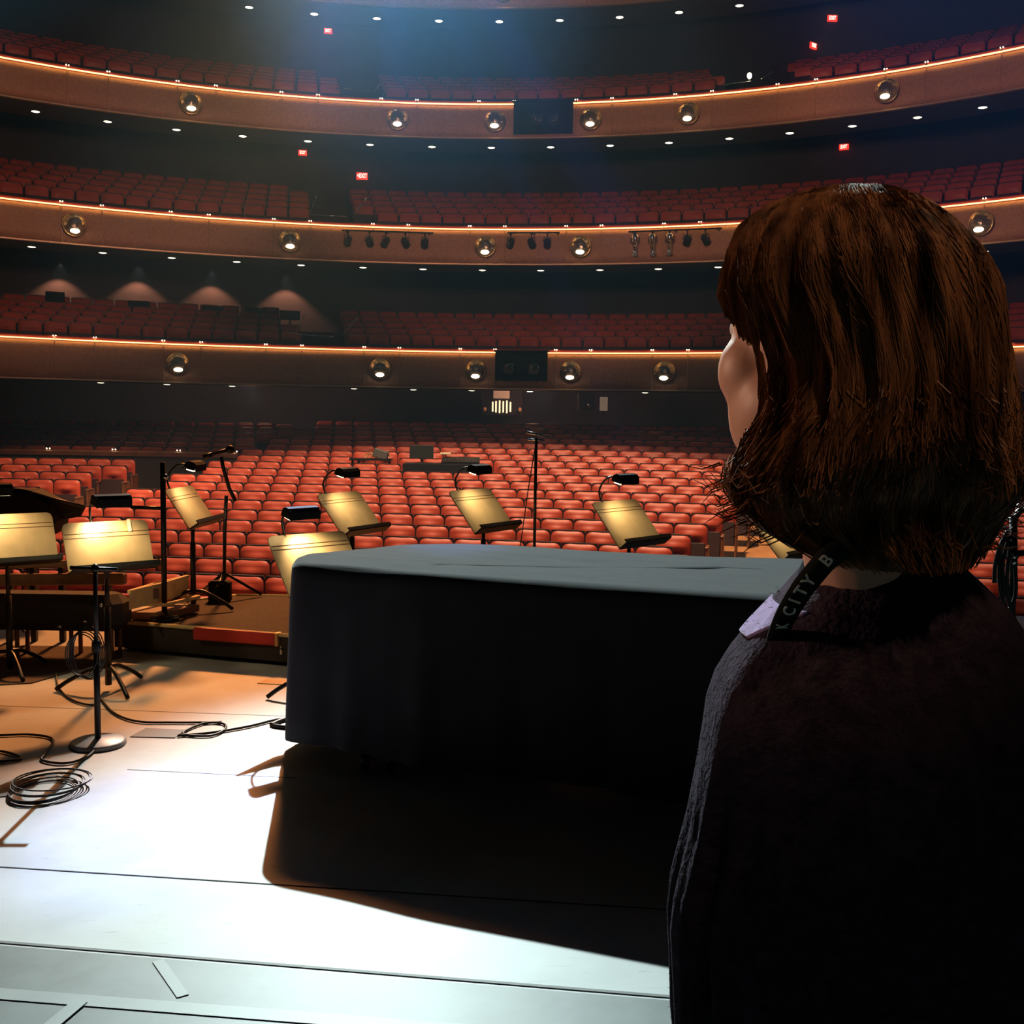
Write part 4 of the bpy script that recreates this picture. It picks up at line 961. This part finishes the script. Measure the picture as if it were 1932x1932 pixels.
for i in range(nz):
    for j in range(na):
        a = FAZ + 2 * PI * (j + .5) / na; zc = (zs[i] + zs[i + 1]) / 2
        if dang(a) < opening(zc): continue
        fs.append((i * na + j, (i + 1) * na + j, (i + 1) * na + (j + 1) % na, i * na + (j + 1) % na))
vs.append(WL((.318, HY - .012, ZT + .002))); capi = len(vs) - 1
for j in range(na): fs.append((capi, j, (j + 1) % na))
hm = MB().add(vs, fs, 0, True)
rnd = random.Random(11)
for s_ in range(4200):
    az0 = rnd.uniform(0, 2 * PI)
    if s_ % 5 < 4: az0 = rnd.uniform(PI * .95, PI * 2.1)          # more on the side towards the camera
    zt0 = rnd.uniform(1.66, ZT) if rnd.random() < .75 else rnd.uniform(1.5, 1.68)
    ze = rnd.uniform(1.42, 1.475) + .016 * math.sin(az0 * 4 + 1) if rnd.random() < .58 else rnd.uniform(1.365, 1.43)
    if rnd.random() < .12: ze = rnd.uniform(1.47, 1.53)
    fac0 = rnd.uniform(.985, 1.015); sw = rnd.uniform(-.22, .22); pts = []; rs = []
    K_ = 13
    for k in range(K_ + 1):
        u_ = k / K_; z = zt0 + (ze - zt0) * u_; az = az0 + sw * math.sin(u_ * 2.6) + .035 * math.sin(u_ * 9 + az0 * 7) + .05 * u_ * math.sin(u_ * 6 + az0 * 4)
        if dang(az) < opening(z) + .02:
            if pts: break
            continue
        fl_ = 1 + (.10 if ze > 1.43 else .02) * (max(0, u_ - .8) / .2) ** 2 * rnd.random()
        pts.append(WL(hair_pt(z, az, fac0 * fl_))); rs.append(.00125 * (1 - .6 * u_))
    if len(pts) > 3: hm.tube(pts, rs, 3, 0, False)
for s_ in range(170):                                              # loose tips
    az = rnd.choice([rnd.uniform(PI * .92, PI * 1.12), rnd.uniform(1.9 * PI, 2.05 * PI), rnd.uniform(PI, 2 * PI)]); z = rnd.uniform(1.39, 1.46)
    a_ = hair_pt(z, az, 1.0); d_ = Vector((math.cos(az), math.sin(az), 0)); l_ = rnd.uniform(.015, .035)
    hm.tube([WL(a_), WL(a_ + d_ * l_ * .5 - ZU * l_ * .2), WL(a_ + d_ * l_ + ZU * rnd.uniform(-.02, .012))], [.0009, .0007, .0003], 3, 0, False)
for sd_ in (1, -1):                                               # dark temple hair
    gn, gm = 10, 12; vs = []; fs = []
    for i in range(gm + 1):
        z = -.042 + .115 * i / gm; f1 = .024 + .040 * min(1, (z + .042) / .09) + .003 * math.sin(i * 2.3)
        for j in range(gn + 1):
            f_ = -.035 + (f1 + .035) * j / gn; l_ = .055
            for (cf, cz, rf, rl, rz) in ((-.008, .022, .098, .078, .108), (.045, .02, .062, .062, .07), (.03, -.05, .072, .060, .082), (.066, -.035, .036, .068, .04)):
                q_ = 1 - ((f_ - cf) / rf) ** 2 - ((z - cz) / rz) ** 2
                if q_ > 0: l_ = max(l_, rl * math.sqrt(q_))
            vs.append(WL(hp(f_, sd_ * (l_ + .0035 - .004 * (j / gn) ** 4), z)))
    for i in range(gm):
        for j in range(gn): a = i * (gn + 1) + j; fs.append((a, a + 1, a + gn + 2, a + gn + 1))
    hm.add(vs, fs, 0, True)
for s_ in range(900):                                               # short temple hair
    f_ = rnd.uniform(-.01, .060); z = rnd.uniform(-.02 + f_ * .5, .095); a_ = hp(f_, .082 - .014 * max(0, f_ / .075) ** 2, z)
    hm.tube([WL(a_), WL(a_ - fdir * .016 + ldir * .004 - ZU * .012), WL(a_ - fdir * .036 + ldir * .006 - ZU * rnd.uniform(.02, .04))], [.0008, .0008, .0004], 3, 0, False)
hm.build('hair', 'hair', wm)

# knit shawl
GY = 1.085
GROWS = [(1052, 1545, 1795), (1075, 1520, 1822), (1110, 1490, 1860), (1140, 1462, 1890), (1180, 1425, 1918), (1230, 1385, 1950), (1280, 1354, 1985), (1330, 1336, 2020), (1400, 1324, 2050), (1480, 1314, 2068), (1560, 1303, 2080), (1620, 1288, 2090), (1680, 1274, 2098), (1740, 1268, 2102), (1820, 1272, 2104), (1932, 1276, 2106), (2080, 1290, 2100), (2200, 1300, 2090)]
vs = []; fs = []; n = 160; GP = []
for y, a, c in GROWS:
    p, q = PY(a, y, GY), PY(c, y, GY); GP.append((p.z, (p.x + q.x) / 2, (q.x - p.x) / 2))
ZS = []
for (z0, c0, r0), (z1, c1, r1) in zip(GP, GP[1:]):
    for k in range(4): t_ = k / 4; ZS.append((z0 + (z1 - z0) * t_, c0 + (c1 - c0) * t_, r0 + (r1 - r0) * t_))
ZS.append(GP[-1])
def gpt(z, c, r, az, off=0):
    ry = .075 + (.135 - .075) * min(1, max(0, (1.36 - z) / .16))
    ex = 2.0 / 2.35
    ca, sa = math.cos(az), math.sin(az)
    fold = 0
    low = min(1, max(0, (1.18 - z) / .1))
    fold -= .020 * low * math.exp(-(((az - (PI + .42)) + PI) % (2 * PI) - PI) ** 2 / .006)
    fold += .012 * low * math.exp(-(((az - (PI + .28)) + PI) % (2 * PI) - PI) ** 2 / .008)
    fold += .005 * low * math.sin(az * 17 + z * 3) + .004 * noise.noise(Vector((az * 3, z * 8, 1)))
    rr = 1 + off
    return Vector((c + (r * rr + fold) * math.copysign(abs(ca) ** ex, ca), GY + (ry * rr + fold) * math.copysign(abs(sa) ** ex, sa), z))
for z, c, r in ZS:
    for j in range(n): vs.append(WL(gpt(z, c, r, 2 * PI * j / n)))
for i in range(len(ZS) - 1):
    for j in range(n): fs.append((i * n + j, (i + 1) * n + j, (i + 1) * n + (j + 1) % n, i * n + (j + 1) % n))
sw_ = MB().add(vs, fs, 0, True)
for s_ in range(1800):                                             # fuzzy yarn on the outline side
    i = rnd.randrange(10, len(ZS) - 6); az = rnd.uniform(PI * .9, PI * 1.6); z, c, r = ZS[i]; a_ = gpt(z + rnd.uniform(-.01, .01), c, r, az); d_ = Vector((math.cos(az), math.sin(az) * .7, rnd.uniform(-.5, .6))).normalized()
    sw_.tube([WL(a_), WL(a_ + d_ * rnd.uniform(.002, .005))], [.0003, .0001], 3, 0, False)
so_ = sw_.build('knit_shawl', 'knit', wm)
# lilac scarf edge on the left shoulder
def patch(rows, name, m, Yf, parent, th=.006):
    vs = []; fs = []; k = len(rows[0])
    for r_ in rows:
        for (x, y) in r_: vs.append(WL(PY(x, y, Yf(x, y))))
    for i in range(len(rows) - 1):
        for j in range(k - 1): fs.append((i * k + j, (i + 1) * k + j, (i + 1) * k + j + 1, i * k + j + 1))
    o = MB().add(vs, fs, 0, True).build(name, m, parent); s = o.modifiers.new('t', 'SOLIDIFY'); s.thickness = th; s.offset = 0; ss = o.modifiers.new('s', 'SUBSURF'); ss.levels = ss.render_levels = 2; return o
vs = []; fs = []; rows_ = []
def zof(y): return PY(1450, y, GY).z
def ginterp(z):
    for (z0, c0, r0), (z1, c1, r1) in zip(GP, GP[1:]):
        if z1 <= z <= z0: t_ = (z0 - z) / (z0 - z1); return c0 + (c1 - c0) * t_, r0 + (r1 - r0) * t_
    return GP[-1][1:]
na_ = 26
for i in range(13):
    y = 1134 + i * 5.5; z = zof(y); c, r = ginterp(z); az_l = PI * .86; az_r = PI * (1.20 - .016 * i)
    for j in range(na_ + 1): vs.append(WL(gpt(z, c, r, az_l + (az_r - az_l) * j / na_, .025)))
for i in range(12):
    for j in range(na_): fs.append((i * (na_ + 1) + j, (i + 1) * (na_ + 1) + j, (i + 1) * (na_ + 1) + j + 1, i * (na_ + 1) + j + 1))
o = MB().add(vs, fs, 0, True).build('scarf', 'scarf', wm); o['label'] = 'lilac knitted scarf edge'; s = o.modifiers.new('t', 'SOLIDIFY'); s.thickness = .008
# dark collar and lanyard
cb = MB(); vs = []; fs = []
for i, (zz_, gr) in enumerate(((1.366, .060), (1.358, .066), (1.346, .070), (1.332, .072))):
    for j in range(60):
        a = 2 * PI * j / 60; vs.append(WL((.358 + gr * 1.0 * math.cos(a), 1.075 + gr * .86 * math.sin(a), zz_ + .012 * math.sin(a))))
for i in range(3):
    for j in range(60): fs.append((i * 60 + j, (i + 1) * 60 + j, (i + 1) * 60 + (j + 1) % 60, i * 60 + (j + 1) % 60))
o = cb.add(vs, fs, 0, True).build('collar', 'collar', wm); s = o.modifiers.new('t', 'SOLIDIFY'); s.thickness = .006
lan = [(1760, 1052), (1690, 1040), (1640, 1030), (1600, 1032), (1565, 1052), (1535, 1085), (1508, 1120), (1485, 1160), (1470, 1195), (1462, 1225)]
LY = [.985, .972, .965, .965, .968, .975, .985, 1.0, 1.03, 1.07]
cs = smooth_path([PY(x, y, Y) for (x, y), Y in zip(lan, LY)], 6); vs = []; fs = []; k = len(cs)
for i, p in enumerate(cs):
    t_ = (cs[min(i + 1, k - 1)] - cs[max(i - 1, 0)]).normalized(); sd_ = t_.cross(Vector((0, 1, 0))).normalized() * .0105
    vs += [WL(p + sd_), WL(p - sd_)]
for i in range(k - 1): fs.append((2 * i, 2 * i + 1, 2 * i + 3, 2 * i + 2))
lo_ = MB().add(vs, fs, 0, True).build('lanyard', 'strap', wm); lo_['label'] = 'black lanyard strap with pale lettering'; s = lo_.modifiers.new('t', 'SOLIDIFY'); s.thickness = .002
tx = MB(); word = 'K CITY B'; i0 = 6 * 3 + 1
acc = [0]
for a, c in zip(cs, cs[1:]): acc.append(acc[-1] + (c - a).length)
end = acc[6 * 7 + 3]; step = .0125
for n_, ch in enumerate(word):
    if ch == ' ': continue
    s_ = end - n_ * step; i = max(j for j in range(k) if acc[j] <= s_); i = min(i, k - 2)
    p = cs[i].lerp(cs[i + 1], (s_ - acc[i]) / max(1e-6, acc[i + 1] - acc[i])); t_ = (cs[i] - cs[i + 1]).normalized(); nrm = Vector((0, -1, 0)); nrm = (nrm - t_ * nrm.dot(t_)).normalized(); up_ = nrm.cross(t_)
    Mx = Matrix((t_, up_, nrm)).transposed().to_4x4(); Mx.translation = WL(p + nrm * .0018)
    text_mb(tx, ch, .0155, Mx, 0, .0003)
tx.build('lanyard_lettering', 'letter', lo_)
# trousers and shoes
tr_ = MB()
for s in (1, -1):
    pts = [(.37 + s * .085, 1.09, .93), (.37 + s * .09, 1.08, .66), (.37 + s * .088, 1.07, .48), (.37 + s * .087, 1.09, .28), (.37 + s * .087, 1.10, .06)]
    tr_.tube([WL(p) for p in smooth_path(pts, 5)], _ri([.108, .092, .076, .074, .068], 5), 18)
tr_.build('trousers', 'trousers', wm)
for s in (1, -1):
    m_ = MB(); m_.ell(WL((.37 + s * .088, 1.155, .048)), (.048, .13, .044), 16, 10); m_.box(WL((.37 + s * .088, 1.14, .009)), (.085, .25, .018), None, 0, .006); m_.build('shoe', 'shoe', wm)
# ================================================================ LIGHT
def spot(name, loc, tgt, e, col, ang, blend, size):
    d = bpy.data.lights.new(name, 'SPOT'); d.energy = e; d.color = col; d.spot_size = math.radians(ang); d.spot_blend = blend; d.shadow_soft_size = size
    o = link(name, d); o.location = loc; o.rotation_euler = (Vector(tgt) - Vector(loc)).to_track_quat('-Z', 'Y').to_euler(); return o
spot('stage_spot', (-3.4, 25, 14.8), (.4, 1.7, 0), 53000, (.74, .97, 1.0), 12.4, .5, .10)
spot('amber_spot', (-4.0, 25, 14.6), (-2.4, 7.2, 0), 30000, (1, .34, .09), 13, .8, .9)
spot('house_spot', (-2, 14.6, 17.8), (-1.2, 18.6, 0), 27000, (1, .66, .42), 52, .35, .5)
spot('house_spot_left', (-6, 13.5, 17), (-9.5, 21.5, 0), 13000, (1, .6, .36), 26, .6, .5)
spot('house_spot_right', (4, 12, 17), (7.6, 15.5, 0), 12000, (1, .6, .38), 24, .6, .5)
for k_ in (-1, 0, 1):
    an_ = math.radians(38 * k_ + 3); spot('balcony_wash', (0, 9, 5), (20 * math.sin(an_), 9 + 20 * math.cos(an_), 10.2), 2700, (1, .55, .42), 47, .5, .6)  # unseen spots added in mid-air to brighten the balcony fronts
spot('aisle_light', (4.6, 16.5, 9), (4.6, 16.8, 0), 900, (1, .55, .2), 24, .7, .2)
spot('hair_fill_spot', (.85, -.3, 4.4), (.36, 1.0, 1.62), 125, (1, .60, .36), 8.5, .8, .08)  # narrow unseen spot added overhead to light only the hair
# scallops of light on the back wall behind the lowest balcony
for (x, y) in ((115, 525), (262, 530), (400, 538), (540, 545)):
    p = PR(x, y, CT, BACK - .5); p.z += .45
    spot('wall_washer', p, (p.x, p.y, 0), 170, (1, .45, .25), 100, .4, .03)
spot('cheek_fill_spot', (-3.6, 2.4, 2.3), (.26, 1.08, 1.50), 280, (1, .58, .40), 8.5, .6, .12)  # unseen warm spot added from the left to brighten the cheek
for k in (-1, 0, 1):
    p = ct(math.radians(6 + 22 * k), RTI + 3.2); p.z = 2.35
    d = bpy.data.lights.new('under_balcony_light', 'POINT'); d.energy = 90; d.color = (1, .4, .25); d.shadow_soft_size = .3; link('under_balcony_light', d).location = p
# narrow blue spots added to stand in for lens glare streaks
for (tx, ty, an) in ((250, 1560, 2.2), (430, 1500, 1.3), (560, 1480, 1.0), (905, 1500, 1.6), (1290, 1110, 1.5), (1700, 1300, 2.0)):
    spot('glare_streak_spot', (-3.4, 25, 14.8), PZ(tx, ty), 32000, (.16, .30, 1.0), an, .9, .08)
spot('teal_spot', (-3.4, 25, 14.8), (-15, 13, 9), 26000, (.05, .75, .62), 55, 1.0, .1)  # unseen wide spot added to tint the upper left teal
spot('blue_fill_spot', (2, 22, 15), (10, 14, 8), 9000, (.06, .35, .8), 70, 1.0, .1)  # unseen fill added to turn the dark right side bluish
# thin haze volume added over the stalls in place of lens glare
b = MB(); b.box((0, 22.8, 8.5), (44, 25.5, 21)); hz = b.build('glare_haze', 'red_velvet'); tag(hz, 'thin bluish haze volume added over the auditorium in place of lens glare', 'haze', None, 'stuff')
vm = bpy.data.materials.new('haze'); vm.use_nodes = True; nt = vm.node_tree; nt.nodes.remove(nt.nodes['Principled BSDF'])
vs_ = nt.nodes.new('ShaderNodeVolumeScatter'); vs_.inputs['Color'].default_value = (.20, .52, 1, 1); vs_.inputs['Density'].default_value = .007; vs_.inputs['Anisotropy'].default_value = .55
nt.links.new(vs_.outputs[0], nt.nodes['Material Output'].inputs['Volume']); hz.data.materials.clear(); hz.data.materials.append(vm)
SC.cycles.volume_bounces = 0; SC.cycles.volume_max_steps = 32; SC.cycles.adaptive_threshold = .06; SC.cycles.time_limit = 1150; SC.cycles.max_bounces = 5
